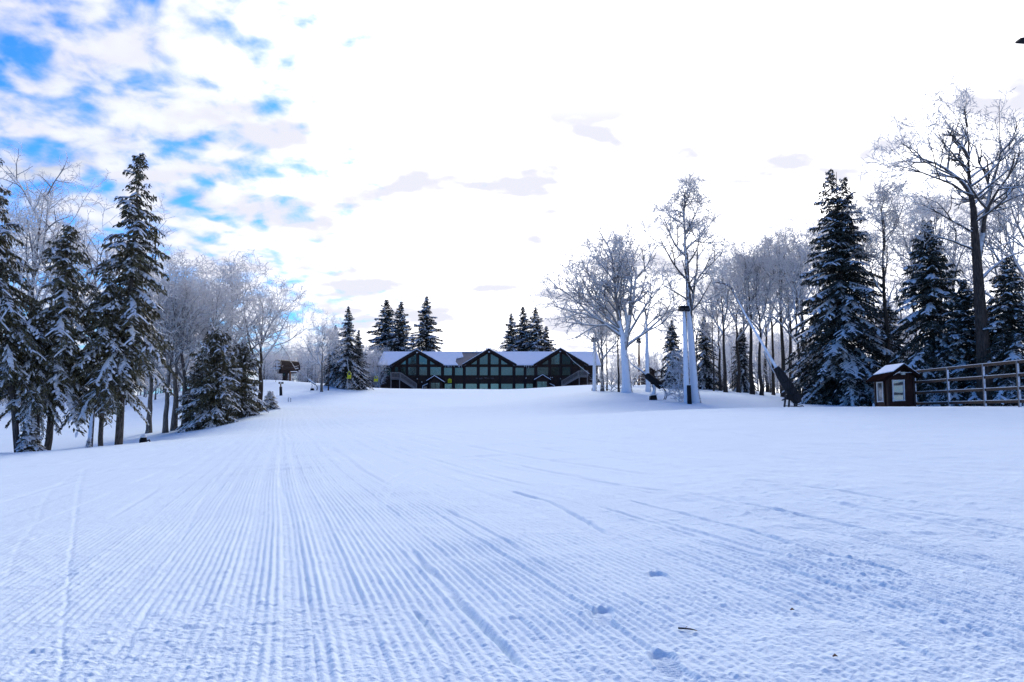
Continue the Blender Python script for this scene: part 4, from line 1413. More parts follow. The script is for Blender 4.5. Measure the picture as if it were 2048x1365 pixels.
        # gable lamp under the apex
        part(MB().box(L(W(a[0] - 1.6, a[1] + 7.0, yg - .85)), L(W(a[0] + 1.6, a[1] + 5.2, yg - .75))), 'gable_lamp', M['white_frame'])
        # posts between the panes
        for x in (a[0] + .3, (w1 + w2) / 2 + 21.0 if False else (t1 + w0) / 2, (w3 + t2) / 2):
            pm = MB().box(L(W(x - 1.5, 787, Y0 - .16)), L(W(x + 1.5, top(x, 4), Y0 - .06)))
            part(pm, 'post', M['trim'])
    # full-height posts between the other windows
    for x in (764.5, 786.3, 885, 906.9, 928.6, 1028, 1050.2, 1071.5, 1192):
        part(MB().box(L(W(x - 1.5, 787, Y0 - .14)), L(W(x + 1.5, 731.5, Y0 - .05))), 'post', M['trim'])
    # upper door beside the right-hand deck
    window([(1160.5, 754), (1168, 754), (1168, 733.5), (1160.5, 733.5)], 'glass', Y0, .1, 'deck_door')
    # entrance porches
    for (axx, ayy, ex0, ey0, ex1, ey1, w0, w1, d0, d1, dt) in ((869.5, 752.3, 853.6, 762.4, 888, 764.2, 858.5, 883, 861.8, 879.2, 766), (1085, 750.4, 1068.5, 760, 1101.5, 760.4, 1072, 1098, 1074.7, 1093.8, 763.5)):
        yp = Y0 - 2.6
        m = MB()
        zl = W(axx, ey0, yp).z - .05
        m.box(L((W(w0, 780, yp).x, yp, zb)), L((W(w1, 780, yp).x, Y0 - .16, zl)))
        A = W(axx, ayy + 1.5, yp)
        m.prism([L((W(w0, 780, yp).x, yp, zl)), L((W(w1, 780, yp).x, yp, zl)), L(A)], (0, 2.4, 0))
        pw = part(m, 'porch', M['brown'])
        rm, sm = MB(), MB()
        Ap = W(axx, ayy, yp)
        for ex, ey in ((ex0, ey0), (ex1, ey1)):
            e = W(ex, ey, yp)
            rm.prism([L(Ap + Vector((0, -.5, 0))), L(e + Vector((0, -.5, 0))), L(e + Vector((0, 2.4, 0))), L(Ap + Vector((0, 2.4, 0)))], (0, 0, -.14))
            sm.prism([L(Ap + Vector((0, -.52, .003))), L(e + Vector((0, -.52, .003))), L(e + Vector((0, 2.38, .003))), L(Ap + Vector((0, 2.38, .003)))], (0, 0, .10))
        ro = rm.build('porch_roof', M['trim'], pw)
        sm.build('porch_snow', M['roof_snow'], pw)
        mid = (d0 + d1) / 2
        for a, b in ((d0, mid - .5), (mid + .5, d1)):
            pts = [L(W(x, y, yp)) for x, y in ((a, 787), (b, 787), (b, dt), (a, dt))]
            MB().prism([q + Vector((0, -.05, 0)) for q in pts], (0, .04, 0)).build('porch_door', M['glass_pale'], pw)
        # low side wings with a pale rail
        wx = ex0 - 8 if axx < 900 else ex1 + 8
        ix = ex0 + 2 if axx < 900 else ex1 - 2
        part(MB().box(L(W(min(wx, ix) + 1, 790, yp + .4)), L(W(max(wx, ix) - 1, 773.5, yp + 1.6))), 'porch_wing', M['stone'])
        part(MB().bar(L(W(wx, 772, yp + .3)), L(W(ix, 767.5, yp + .3)), .08, .12).bar(L(W(wx, 772, yp + .3)), L(W(wx - (1 if axx < 900 else -1), 782, yp + .3)), .08, .10), 'porch_rail', M['white_frame'])
    # yellow board with a peaked top
    ys = Y0 - .35
    b = MB().prism([L(W(x, y, ys)) for x, y in ((895.8, 766), (903.3, 766), (903.3, 759.2), (901.6, 758.6), (899.4, 756.8), (897.2, 758.6), (895.8, 759.2))], (0, .08, 0))
    yb = part(b, 'yellow_board', M['yellow'])
    mk = MB()
    for y in (761.2, 763.0, 764.2):
        mk.box(L(W(897.0, y + .35, ys - .012)), L(W(902.2 if y < 764 else 900.5, y - .25, ys - .004)))
    mk.build('print', M['green'], yb)
    # script lettering on the dark band
    ltr = MB()
    rr = random.Random(8)
    x = 951.0
    yl = Y0 - .06
    pts = []
    ph = 0
    while x < 988:
        if 964.2 < x < 969.0:
            if len(pts) > 2:
                ltr.tube(pts, .035, 5)
            pts = []
        else:
            amp = 1.0 if not (969 < x < 973) else 2.6
            pts.append(L(W(x + .5 * math.sin(ph), 757.4 - amp * (0.5 + 0.5 * math.sin(ph * 1.0 + rr.uniform(-.3, .3))), yl)))
        ph += 1.05
        x += .5
    ltr.tube(pts, .035, 5)
    ltr.bar(L(W(953, 758.6, yl)), L(W(965, 758.2, yl)), .04, .06)
    part(ltr, 'lettering', M['rail_wood'])
    # small wall fittings
    for x, y in ((834.5, 758.2), (843.5, 764.8), (1052, 756.5), (1121, 757.7), (1101, 755.5), (1104.5, 755.5)):
        part(MB().tube([L(W(x, y, Y0 - .02)), L(W(x, y + .3, Y0 - .22))], [.13, .09], 8), 'wall_lamp', M['lens'])
    part(MB().tube([L(W(1120.6, 698, Y0 + 1)), L(W(1120.6, 686.5, Y0 + 1))], [.035, .02], 6), 'antenna', M['metal'])
    # decks with stairs
    for name, x0, x1, yt, yd, sx, sg in (('left', 780.8, 800.3, 745.6, 757.6, 832, 1), ('right', 1157.4, 1175.9, 742.2, 753.0, 1124, -1)):
        yf, yk = Y0 - 2.1, Y0 - .2
        dk = MB().box(L((W(x0, yd, yf).x, yf, W(x0, yd + 1.6, yf).z)), L((W(x1, yd, yf).x, yk, W(x0, yd, yf).z)))
        d = part(dk, 'deck', M['rail_wood'])
        X0, X1 = W(x0, yd, yf).x, W(x1, yd, yf).x
        zt, zd = W(x0, yt, yf).z, W(x0, yd, yf).z
        for px in (X0 + .1, X1 - .1):
            MB().box(L((px - .08, yf + .02, zb)), L((px + .08, yf + .18, zd - .17))).build('deck_post', M['rail_wood'], d)
        rl = MB()
        rl.box(L((X0 - .05, yf - .06, zt - .08)), L((X1 + .05, yf + .06, zt + .06)))
        rl.box(L((X0, yf - .03, zd + .12)), L((X1, yf + .03, zd + .22)))
        n = 12
        for i in range(n + 1):
            px = X0 + (X1 - X0) * i / n
            w = .07 if i in (0, n) else .028
            rl.box(L((px - w, yf - w * .6, zd + .02)), L((px + w, yf + w * .6, zt - .08)))
        xo = X0 if sg > 0 else X1
        rl.box(L((xo - .05, yf + .07, zt - .08)), L((xo + .05, yk, zt + .06)))
        for i in range(6):
            yy = yf + .2 + i * .28
            rl.box(L((xo - .025, yy - .02, zd + .02)), L((xo + .025, yy + .02, zt - .08)))
        rl.build('railing', M['rail_wood'], d)
        # stair flight
        xs = X1 if sg > 0 else X0
        xe = W(sx, 770, yf).x
        ze2 = W(sx, 779.5 if sg > 0 else 773, yf).z
        st = MB()
        for yy in (yf + .05, yf + 1.15):
            st.bar(L((xs, yy, zd - .12)), L((xe, yy, ze2)), .07, .28)
        ns = 13
        for i in range(ns):
            f = (i + .5) / ns
            cx, cz = xs + (xe - xs) * f, zd + (ze2 - zd) * f + .02
            st.box(L((cx - .15, yf + .1, cz - .03)), L((cx + .15, yf + 1.1, cz + .03)))
        so = part(st, 'stair', M['rail_wood'])
        hr = MB()
        dz = zt - zd
        for yy in (yf + .05, yf + 1.15):
            hr.bar(L((xs, yy, zt)), L((xe, yy, ze2 + dz)), .08, .12)
            hr.bar(L((xs, yy, zd + .2)), L((xe, yy, ze2 + .25)), .05, .07)
            for i in range(15):
                f = i / 14
                cx, cz = xs + (xe - xs) * f, zd + (ze2 - zd) * f
                w = .07 if i in (0, 14) else .026
                hr.box(L((cx - w, yy - .02, cz + .05)), L((cx + w, yy + .02, cz + dz - .02)))
        hr.build('handrail', M['rail_wood'], so)


build_lodge()


# ------------------------------------------------------------------ booth, fence
def build_booth():
    Y0 = 38.0
    x0, x1 = W(1776, 780, Y0).x, W(1828, 780, Y0).x
    D = 1.3
    zb = gz(x0, Y0) - .25
    cx, cy = (x0 + x1) / 2, Y0 + D / 2
    g = empty('ticket_booth', (cx, cy, zb))
    tag(g, 'small dark red-brown booth with snowy gable roof and white framed windows', 'booth')
    o = Vector((cx, cy, zb))

    def L(v):
        return Vector(v) - o
    ze = W(1776, 747, Y0).z
    za = W(1797, 729, Y0).z
    xa = (x0 + x1) / 2 - .02
    m = MB()
    m.prism([L((x0, Y0, zb)), L((x1, Y0, zb)), L((x1, Y0, ze)), L((xa, Y0, za - .12)), L((x0, Y0, ze))], (0, D, 0))
    wall = m.build('wall', M['booth'], g)
    t = MB()
    for x, y in ((x0, Y0), (x1, Y0), (x0, Y0 + D)):
        t.box(L((x - .05, y - .05, zb)), L((x + .045, y + .05, ze - .03)))
    for k in range(1, 8):
        xx = x0 + (x1 - x0) * k / 8
        t.box(L((xx - .006, Y0 - .006, zb)), L((xx + .006, Y0 + .003, ze)))
    t.box(L((W(1771.5, 790, Y0 + .3).x * 0 + x0 - .06, Y0 + .28, zb)), L((x0 - .002, Y0 + .36, ze - .1)))
    t.build('corner_board', M['trim'], g)
    # roof
    ov, of = .42, .45
    slope = (za - ze) / (xa - x0)
    rm, sm = MB(), MB()
    for xe, sg in ((x0 - .45, -1), (x1 + .16, 1)):
        zz = za - slope * abs(xe - xa)
        A0, A1 = Vector((xa, Y0 - of, za)), Vector((xa, Y0 + D + .12, za))
        E0, E1 = Vector((xe, Y0 - of, zz)), Vector((xe, Y0 + D + .12, zz))
        rm.prism([L(A0), L(E0), L(E1), L(A1)], (0, 0, -.09))
        rm.prism([L(A0 + Vector((0, -.03, 0))), L(E0 + Vector((0, -.03, 0))), L(E0 + Vector((0, -.03, -.17))), L(A0 + Vector((0, -.03, -.17)))], (0, .028, 0))
        k = Vector((0, 0, .003))
        k0 = k + (E0 - A0).normalized() * .03
        f = .5 if sg < 0 else .9
        sm.prism([L(A0 + k), L(A0 + (E0 - A0) * f + k), L(A1 + (E1 - A1) * (f + .12 if sg < 0 else f) + k), L(A1 + k)], (0, 0, .035))
    r = rm.build('roof', M['booth_roof'], g)
    sm.build('roof_snow', M['roof_snow'], r)
    # brace and lamp in the gable
    b = MB()
    b.bar(L((xa - .52, Y0 - .3, ze - .12)), L((xa - .12, Y0 - .3, ze + .08)), .03, .04)
    b.bar(L((xa - .5, Y0 - .28, ze - .0)), L((xa + .5, Y0 - .28, ze + .03)), .03, .03)
    b.build('gable_brace', M['white_frame'], g)
    lp = MB().box(L((xa - .05, Y0 - .32, ze - .09)), L((xa + .11, Y0 - .2, ze + .05)))
    lp.build('lamp', M['lens'], g)

    def win(a, b, c, d, face, name='window'):
        fr = MB()
        w = .035
        pts = [a, b, c, d]
        for i in range(4):
            p, q = pts[i], pts[(i + 1) % 4]
            dd = (q - p).normalized()
            fr.bar(L(p - dd * w + face * (.025 + .002 * (i % 2))), L(q + dd * w + face * (.025 + .002 * (i % 2))), .05, w * 2, up=face)
        f = fr.build(name, M['white_frame'], g)
        MB().prism([L(p + face * .006) for p in pts], face * .01).build('pane', M['glass_booth'], f)
    F = Vector((0, -1, 0))
    win(W(1786, 802, Y0), W(1808, 801, Y0), W(1807, 761, Y0), W(1784.5, 761.5, Y0), F)
    S = Vector((-1, 0, 0))
    zlo, zhi = W(1770, 803, Y0).z, W(1770, 764, Y0).z
    win(Vector((x0, Y0 + .45, zlo)), Vector((x0, Y0 + 1.05, zlo)), Vector((x0, Y0 + 1.05, zhi)), Vector((x0, Y0 + .45, zhi)), S)


build_booth()


def build_fence():
    # from the booth's right wall towards the right edge and out of the frame, coming nearer
    a = (W(1832, 780, 38.3).x, 38.3)
    b = (W(2048, 780, 29.5).x, 29.5)
    dx, dy = b[0] - a[0], b[1] - a[1]
    g = empty('rail_fence', (a[0], a[1], gz(*a)))
    tag(g, 'four-rail wooden fence with frosted posts running right from the booth', 'fence')
    o = Vector(g.location)
    # post stations found on the photographed columns
    ts = [0.0]
    for px in (1895, 1967, 2036):
        u = (px - 1024) / FPX
        # intersection of the sight line with the fence line in plan
        k = CP + .03 * SP
        t = (u * a[1] / k - a[0]) / (dx - u * dy / k)
        ts.append(t)
    ts += [ts[-1] + (ts[-1] - ts[-2]), ts[-1] + 2 * (ts[-1] - ts[-2])]
    H = W(1832, 744, 38.3).z
    H2 = W(2048, 723.5, 29.5).z

    def tz(t):
        return H + (H2 - H) * t
    for i, t in enumerate(ts):
        x, y = a[0] + dx * t, a[1] + dy * t
        w = .042 if i else .034
        MB().box(Vector((x - w, y - w + .05, gz(x, y) - .3)) - o, Vector((x + w, y + w + .05, tz(t) + .05)) - o).build('post', M['post_frost'], g)
    t1 = ts[-1]
    lo = (W(1832, 808, 38.3).z, W(2048, 803, 29.5).z)
    for k in range(4):
        f = k / 3
        za = H * (1 - f) + lo[0] * f
        zb = H2 * (1 - f) + lo[1] * f
        p = Vector((a[0] - dx * .012, a[1] - dy * .012 - .02, za - (zb - za) * .012))
        q = Vector((a[0] + dx * t1, a[1] + dy * t1 - .02, za + (zb - za) * t1))
        rl = MB().bar(p - o, q - o, .045, .115).build('rail', M['fence_wood'], g)
        s = MB().bar(p - o + Vector((0, 0, .069)), q - o + Vector((0, 0, .069)), .04, .018)
        s.build('rail_snow', M['bough_snow'], rl)


build_fence()


# ------------------------------------------------------------------ snow guns
def on_ground(px, py, Y):
    p = W(px, py, Y)
    return Vector((p.x, Y, gz(p.x, Y)))


def build_tower_gun():
    Y = 41.5
    b = on_ground(1584, 815, Y)
    g = empty('snow_gun', b)
    tag(g, 'tall tower snow gun leaning left, long rimed lance bent over at its tip', 'snow gun', 'snow guns along the slope')
    o = Vector(b)

    def L(px, py, dy=0.0):
        return W(px, py, Y + dy) - o
    # steel foot
    f = MB()
    for px, px2, dy in ((1568, 1571, -.15), (1577, 1579, .2), (1590, 1588, -.1), (1594, 1592, .25)):
        f.tube([L(px, 824, dy), L(px2, 792, dy * .5)], [.06, .05], 7)
    f.bar(L(1567, 812, -.1), L(1604, 814, -.1), .05, .05)
    f.bar(L(1590, 808, -.2), L(1606, 812, -.2), .04, .04)
    f.bar(L(1606, 812, -.2), L(1608, 821, -.2), .04, .04)
    f.build('base_frame', M['metal'], g)
    # padded sleeve
    s = MB().tube([L(1596, 806), L(1590, 795), L(1575, 771), L(1562, 751), L(1552, 735)], [.22, .31, .29, .26, .16], 14)
    s.build('padded_sleeve', M['cover_frost'], g)
    for (x, y) in ((1586, 788), (1579, 777), (1570, 763)):
        d = (L(1552, 735) - L(1590, 795)).normalized()
        MB().tube([L(x, y) - d * .03, L(x, y) + d * .03], [.325 - .0009 * (1586 - x) * 3] * 2, 14).build('strap', M['black'], g)
    # lance
    l = MB().tube([L(1554, 738), L(1535, 706), L(1512, 666), L(1490, 628), L(1472, 594), L(1463, 577), L(1456, 571), L(1446, 567), L(1428, 565)], [.085, .075, .066, .058, .052, .05, .048, .04, .025], 10)
    l.build('lance', M['trunk_white'], g)
    h = MB().tube([L(1548, 746, -.1), L(1533, 716, -.14), L(1528, 703, -.12)], [.03, .03, .03], 6).tube([L(1541, 735, .1), L(1530, 712, .1)], [.02, .02], 6)
    h.build('hose', M['frost_metal'], g)
    k = MB()
    k.box(L(1573, 800, -.42), L(1583, 790, -.3))
    k.build('valve_box', M['black'], g)


build_tower_gun()


def build_covered_gun(px, py, Y, k, label, name='snow_gun', lance_tip=None, cover='black', flip=1):
    """black-covered lance gun: box foot, bent arm, slanting padded barrel, hose loop; k scales pixel offsets"""
    b = on_ground(px, py, Y)
    g = empty(name, b)
    tag(g, label, 'snow gun', 'snow guns along the slope')
    o = Vector(b)
    z0 = W(px, py, Y)

    def L(dx, dy, dd=0.0):
        return W(px + dx * k * flip, py + dy * k, Y + dd) - z0
    f = MB()
    f.prism([L(-9, 6), L(8.5, 6), L(5, -10.5), L(-7, -9)], (0, .5, 0))
    f.build('foot_box', M['black'], g)
    MB().box(L(-6.5 if flip > 0 else 4.5, -10, .05), L(4.5 if flip > 0 else -6.5, -12.5, .45)).build('foot_snow', M['bough_snow'], g)
    MB().tube([L(-2, -9, .25), L(0, -16, .25), L(1, -25, .25), L(-3, -32, .25)], [.16 * k, .13 * k, .12 * k, .14 * k], 9).build('arm', M['frost_metal'], g)
    br = MB().tube([L(17, -28, .25), L(15.5, -29, .25), L(0, -40, .25), L(-14, -51, .25), L(-17, -54, .25)], [.18 * k, .30 * k, .29 * k, .27 * k, .13 * k], 12)
    br.build('padded_barrel', M[cover], g)
    tip = lance_tip or (-56, -91)
    MB().tube([L(-15, -52, .25), L(-30, -64, .25), L(tip[0] * .75, tip[1] * .78, .25), L(tip[0], tip[1], .25)], [.075 * k, .06 * k, .045 * k, .025 * k], 8).build('lance', M['frost_metal'], g)
    MB().tube([L(17, -27, .1), L(24, -20, .05), L(27, -10, .0), L(24, 0, .0), L(16, 4.5, .05), L(8, 0, .1)], [.035] * 6, 6).build('hose', M['metal'], g)
    MB().tube([L(16, -29, .4), L(21, -23, .4), L(24, -13, .4), L(22, -3, .4), L(15, 3, .4)], [.03] * 5, 6).build('hose', M['metal'], g)
    return g


build_covered_gun(1308, 798, 55, .95, 'black padded snow gun on a box foot beside the slim plastered stem', lance_tip=(-60, -94))
build_covered_gun(1189, 778, 84, .62, 'snow gun at the right lodge end, lance crossing the lodge gable', lance_tip=(-92, -122), cover='black')
build_covered_gun(624, 781, 97, .42, 'small snow gun with pale slanting lance left of the lone frosted tree', lance_tip=(-62, -100), cover='frost_metal')


# ------------------------------------------------------------------ lamps, posts
def lamp_pole(px, base, Y, top, r0, r1, mat_, label, group, tx=None, heads=((-7, 5), (4, 6)), hs=1.0):
    b = on_ground(px, base, Y)
    g = empty('floodlight_pole', b)
    tag(g, label, 'lamp pole', group)
    o = Vector(b)
    tx = px if tx is None else tx
    MB().tube([Vector((0, 0, -.3)), (W((px + tx) / 2, (base + top) / 2, Y) - o), W(tx, top, Y) - o], [r0, (r0 + r1) / 2, r1], 10).build('pole', mat_, g)
    s = Y / FPX
    zt = W(tx, top, Y) - o
    for dx, w in heads:
        hd = MB()
        c = zt + Vector((dx * s * hs, -.15, 2.5 * s * hs))
        w2 = w * s * hs
        hd.prism([c + Vector((-w2, -.2, -5 * s * hs)), c + Vector((w2, -.25, -6 * s * hs)), c + Vector((w2 * .8, -.1, 4.5 * s * hs)), c + Vector((-w2 * .8, -.1, 4.5 * s * hs))], (0, .5, 0))
        h = hd.build('lamp_head', M['black'], g)
        MB().box(c + Vector((-w2 * .7, -.262, -4.5 * s * hs)), c + Vector((w2 * .7, -.225, -1.0 * s * hs))).build('lens', M['metal'], h)
    MB().bar(zt + Vector((-9 * s * hs, 0, .0)), zt + Vector((8 * s * hs, 0, .0)), .08, .08).build('cross_arm', M['metal'], g)
    MB().box(zt + Vector((-7 * s * hs, -.1, 7.2 * s * hs)), zt + Vector((7 * s * hs, .3, 8.4 * s * hs))).build('lamp_snow', M['bough_snow'], g)
    return g


M_white = M['trunk_white']
gp = 'floodlight poles'
lamp_pole(1374, 803, 49.5, 620, .21, .12, M['trunk_white'], 'thick snow-plastered pole carrying two dark floodlights before the windblown tree', gp, tx=1369, heads=((-7, 5), (3, 6)), hs=1.0)
lamp_pole(1189, 781, 82, 682, .24, .14, M['trunk_white'], 'white plastered pole with a small dark floodlight at the right lodge end', gp, heads=((-3, 5), (4, 3)), hs=.8)
lamp_pole(1278, 768, 98, 684, .16, .12, M['rust'], 'bare rust-brown lamp pole standing against the bright sky', gp, heads=((-1, 4.5),), hs=.9)


def build_small_things():
    # padded dark post before the windblown tree
    b = on_ground(1379, 806, 48.6)
    g = empty('padded_post', b)
    tag(g, 'waist-high dark padded post in front of the windblown tree', 'post')
    o = Vector(b)
    MB().tube([W(1379.5, 810, 48.6) - o, W(1379, 803, 48.6) - o, W(1377.5, 771, 48.6) - o], [.15, .15, .135], 12).build('pad', M['black'], g)
    MB().tube([W(1377.5, 771, 48.6) - o, W(1377.4, 769, 48.6) - o], [.12, .06], 12).build('snow_cap', M['bough_snow'], g)
    # twin-sign post on the left knoll
    b = on_ground(561, 793, 88)
    g = empty('trail_sign', b)
    tag(g, 'padded trail sign post with two small boards below the lift terminal', 'sign')
    o = Vector(b)
    Y = 88
    MB().tube([Vector((0, 0, -.3)), W(561.5, 768, Y) - o], [.09, .08], 8).build('post', M['rust'], g)
    MB().tube([W(562, 795, Y) - o, W(561.5, 774, Y) - o], [.17, .16], 10).build('pad', M['cover_frost'], g)
    for a, c in ((557, 561.2), (562.2, 567.2)):
        s = MB().box(W(a, 768.3, Y - .1) - o, W(c, 764.4, Y - .05) - o).build('board', M['sign_face'], g)
        MB().box(W(a + .6, 766.8, Y - .115) - o, W(c - .6, 766.2, Y - .103) - o).build('marking', M['lens'], s)
    # pale marker stakes at the trail edge
    for px, py, t, lab in ((576.5, 806, 795, 'left pale wooden stake at the trail edge below the sign post'), (581, 805, 796, 'right pale wooden stake at the trail edge below the sign post')):
        b = on_ground(px, py, 76)
        h = W(px, t, 76).z - b.z
        s = MB().prism([(-.05, -.03, -.2), (.05, -.03, -.2), (.05, -.03, h - .08), (0, -.03, h), (-.05, -.03, h - .08)], (0, .06, 0)).build('marker_stake', M['post_frost'])
        s.location = b
        tag(s, lab, 'stake', 'stakes at the trail edge')
    # snow-plastered pole among the left trees
    b = on_ground(181, 868, 44)
    h = W(181, 765, 44).z - b.z
    s = MB().tube([(0, 0, -.2), (.05, 0, h * .5), (.12, 0, h)], [.16, .13, .11], 10).build('plastered_post', M['trunk_white'])
    s.location = b
    tag(s, 'pale frost-covered post between the left spruce trunks', 'post')
    # dark snow-topped box under the tallest left spruce
    b = on_ground(287, 866, 43)
    g = empty('covered_hydrant', b)
    tag(g, 'low dark hydrant cover with snow on top right of the tallest left spruce', 'hydrant')
    Y = 43
    MB().tube([(0, 0, -.1), (0, 0, .2), (.02, 0, .34), (0, 0, .4)], [.2, .2, .16, .07], 12).build('cover', M['black'], g)
    MB().tube([(.02, 0, .35), (.02, 0, .46), (0, 0, .5)], [.19, .15, .05], 12).build('snow_cap', M['bough_snow'], g)
    MB().tube([(.15, 0, .1), (.36, -.05, .22), (.46, 0, -.05)], [.05, .05, .05], 7).build('pipe', M['metal'], g)
    # twig on the groomed snow
    p = ground_hit(1375, 1267)
    q0, q1, q2, q3 = Vector((-.033, .012, .008)), Vector((-.012, 0.0, .010)), Vector((.012, -.006, .009)), Vector((.036, -.016, .005))
    g = empty('twig', (p.x, p.y, gz(p.x, p.y) + .006))
    tag(g, 'small bent dark twig lying on the groomed snow in the foreground', 'twig')
    MB().tube([q0, q1, q2, q3], [.0045, .004, .0038, .0012], 7).build('stem', M['trunk_dark'], g)
    MB().tube([q1, q1 + Vector((.014, .008, .006))], [.0022, .001], 5).build('side_shoot', M['trunk_dark'], g)
    for px, py, lab in ((1585, 1228, 'tiny brown bark flake on the snow up to the right of the twig'), (1671, 1323, 'tiny brown bark flake near the bottom edge, right of the twig')):
        p = ground_hit(px, py)
        f = MB().tube([(-.009, 0, .004), (0, .002, .008), (.009, 0, .004)], [.002, .005, .001], 6).build('bark_flake', M['rust'])
        f.location = (p.x, p.y, gz(p.x, p.y) + .008)
        tag(f, lab, 'bark flake', 'bark flakes on the snow')


build_small_things()


# ------------------------------------------------------------------ lift terminal, chairs, hut
def build_lift():
    Y = 120.0
    b = on_ground(574, 770, Y)
    g = empty('lift_terminal', b)
    tag(g, 'dark barrel-roofed chairlift terminal on the knoll behind the trail sign', 'lift terminal')
    o = Vector(b)

    def L(px, py, d=0.0):
        return W(px, py, Y + d) - o
    # rounded shell: profile extruded along the lift line (towards the right and back)
    prof = []
    for i in range(9):
        a = math.pi * (1 - i / 8)
        prof.append((553.5 + 8.5 * math.cos(a), 738 - 18.5 * math.sin(a) ** .8))
    prof = [(545.5, 741.5)] + prof + [(562, 741.5)]
    ax = L(594, 734, 4) - L(553.5, 734, 0)
    A = [L(x, y) for x, y in prof]
    n = len(A)
    m = MB()
    Bv = []
    for i, p in enumerate(A):
        c = L(553.5, 738)
        Bv.append(c + ax + (p - c) * .82)
    m.add(A + Bv, [(i, i + 1, n + i + 1, n + i) for i in range(n - 1)] + [tuple(range(n, 2 * n))])
    m.build('roof_shell', M['brown'], g)
    # underside and belly
    m = MB()
    m.prism([L(547, 739, .2), L(562, 742.5, .1), L(597, 740, 3.8), L(585, 738, 5)], (0, 0, -.35))
    m.prism([L(552, 742, .5), L(592, 743.5, 3.6), L(588, 747, 3.6), L(556, 747.5, .6)], (0, .8, 0))
    m.build('belly', M['trim'], g)
    # open front with bullwheel and beams
    m = MB()
    for y in (724, 730, 736):
        m.bar(L(546.5, y, .2), L(561, y + 1, .2), .12, .16)
    m.bar(L(554, 721, .3), L(554, 742, .3), .14, .14)
    m.bar(L(541, 737, -.6), L(560, 741, .6), .12, .2)
    m.build('drive_frame', M['frost_metal'], g)
    MB().tube([L(554, 739.5, 1.4), L(554, 738.6, 1.4)], [.62, .62], 18).build('bullwheel', M['metal'], g)
    for a, c in (((565, 741, 1.4), (596, 737, 3.4)), ((571, 744, 1.5), (594, 743.5, 3.2))):
        MB().bar(L(*a), L(*c), .25, .14).build('snow_ledge', M['bough_snow'], g)
    # legs: control room and post
    MB().box(L(565, 774, 1.0), L(576, 744, 2.2)).build('control_room', M['trim'], g)
    MB().box(L(577.5, 774, 1.6), L(582.5, 744, 2.2)).build('leg', M['rust'], g)
    MB().box(L(566.5, 752, .94), L(570.5, 746, .98)).build('control_window', M['glass_dark'], g)
    # haul rope with two chairs
    def strand(p0, p1, sag, label):
        pts = [p0 + (p1 - p0) * q + Vector((0, 0, -sag * 4 * q * (1 - q))) for q in np.linspace(0, 1, 9)]
        c = MB().tube(pts, .016, 5).build('haul_rope', M['metal'])
        tag(c, label, 'rope')
    strand(W(556, 737, Y + 1.5), W(706, 716.5, 102.0), .25, 'near thin rope strand from the lift terminal into the spruce')
    strand(W(560, 736, Y + 1.5), W(757, 733.5, 130.0), .3, 'far thin rope strand from the lift terminal towards the lodge end')

    def chair(px, top, low, Yc, lab, hw):
        p = W(px - 3, top, Yc)
        g = empty('lift_chair', p)
        tag(g, lab, 'lift chair', 'yellow lift chairs')
        dx = W(px, low, Yc).x - p.x
        h = p.z - W(px, low, Yc).z
        MB().tube([(0, 0, 0), (dx * .5, 0, -h * .45), (dx, 0, -h + .95)], [.03, .035, .035], 7).build('hanger', M['frost_metal'], g)
        MB().box((dx - hw, -.25, -h - .04), (dx + hw, .22, -h + .08)).build('seat', M['yellow'], g)
        MB().box((dx - hw, .2, -h + .12), (dx + hw, .27, -h + .45)).build('backrest', M['yellow'], g)
        fr = MB()
        for x in (dx - hw - .03, dx + hw + .03):
            fr.tube([(x, -.3, -h), (x, .24, -h + .02), (x, .26, -h + .65), (dx, .1, -h + 1.0)], .045, 6)
        fr.build('frame', M['yellow'], g)
    chair(697.5, 718, 757, 100.9, 'yellow lift chair on a pale hanger before the spruces left of the lodge', .19)
    chair(751.5, 735, 763, 131, 'small far yellow lift chair close to the left lodge end', .28)


build_lift()


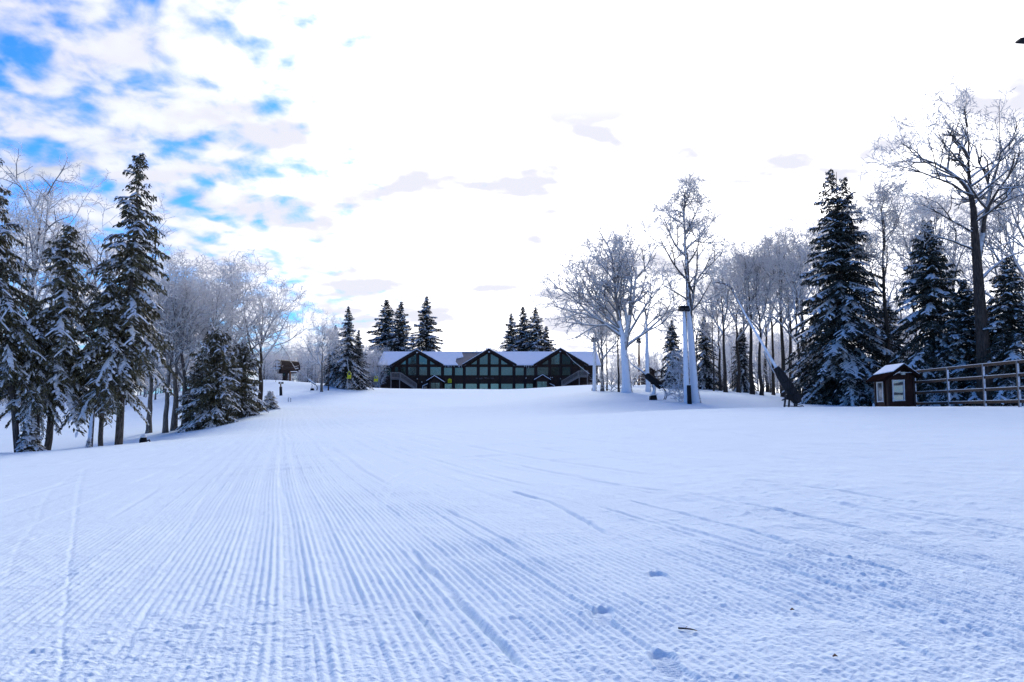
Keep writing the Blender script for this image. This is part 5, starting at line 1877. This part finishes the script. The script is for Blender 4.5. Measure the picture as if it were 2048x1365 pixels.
def build_hut():
    Y = 105.0
    b = on_ground(1303, 768, Y)
    g = empty('wooden_hut', b)
    tag(g, 'little dark wooden hut with gable roof behind the slim plastered stem', 'hut')
    o = Vector(b)

    def L(px, py, d=0.0):
        return W(px, py, Y + d) - o
    MB().prism([L(1289, 772), L(1309, 772), L(1309, 744), L(1299, 735), L(1289, 744)], (0, 3, 0)).build('wall', M['brown'], g)
    r = MB()
    r.prism([L(1299, 733.5, -.3), L(1284, 744, -.3), L(1284, 745.5, -.3), L(1299, 735.2, -.3)], (0, 3.6, 0))
    r.prism([L(1299, 733.5, -.3), L(1314, 744, -.3), L(1314, 745.5, -.3), L(1299, 735.2, -.3)], (0, 3.6, 0))
    r.build('roof', M['trim'], g)
    MB().box(L(1296, 772, -.05), L(1302.5, 752, -.02)).build('door', M['booth'], g)
    # lean-to shelter on the right
    b2 = on_ground(1333, 768, 108)
    g2 = empty('open_shelter', b2)
    tag(g2, 'low open shelter with sloping roof right of the little wooden hut', 'shelter')
    o2 = Vector(b2)

    def K(px, py, d=0.0):
        return W(px, py, 108 + d) - o2
    MB().prism([K(1321, 739), K(1346, 746), K(1346, 748), K(1321, 741)], (0, 2.5, 0)).build('roof', M['trim'], g2)
    for px in (1323, 1333, 1343):
        MB().box(K(px - .7, 772, .3), K(px + .7, 742 + (px - 1321) * .27, .45)).build('post', M['trim'], g2)
    # rail fence between them, the far deck edge
    b3 = on_ground(1330, 768, 103)
    g3 = empty('rail_fence', b3)
    tag(g3, 'small far dark railing along the crest by the little wooden hut', 'fence')
    o3 = Vector(b3)

    def F(px, py, d=0.0):
        return W(px, py, 103 + d) - o3
    for px in range(1270, 1347, 8):
        MB().box(F(px - .5, 774), F(px + .5, 752, .1)).build('post', M['trim'], g3)
    for y in (753.5, 758.5, 764):
        MB().bar(F(1269, y, -.06), F(1344, y, -.06), .06, .10).build('rail', M['trim'], g3)


build_hut()


def build_edge_lamp():
    # only the tip of the dark lamp arm reaches into the frame at the upper right
    Y = 24.0
    tip = W(2035.5, 81.5, Y)
    px = tip.x + 2.2
    b = Vector((px, Y, gz(px, Y)))
    g = empty('lamp_post', b)
    tag(g, 'tip of a dark lamp arm poking in at the upper right edge', 'lamp post')
    t = tip - b
    MB().tube([(0, 0, -.3), (0, 0, t.z - .2)], [.12, .08], 10).build('pole', M['metal'], g)
    MB().tube([(0, 0, t.z - .25), (-.6, 0, t.z + .0), (-1.2, 0, t.z + .02)], [.05, .05, .04], 8).build('arm', M['metal'], g)
    h = MB()
    h.prism([(t.x, -.13, t.z - .035), (t.x + .5, -.13, t.z - .07), (t.x + 1.1, -.13, t.z - .05), (t.x + 1.1, -.13, t.z + .04), (t.x + .15, -.13, t.z + .05), (t.x, -.13, t.z + .02)], (0, .26, 0))
    h.build('lamp_head', M['black'], g)


build_edge_lamp()
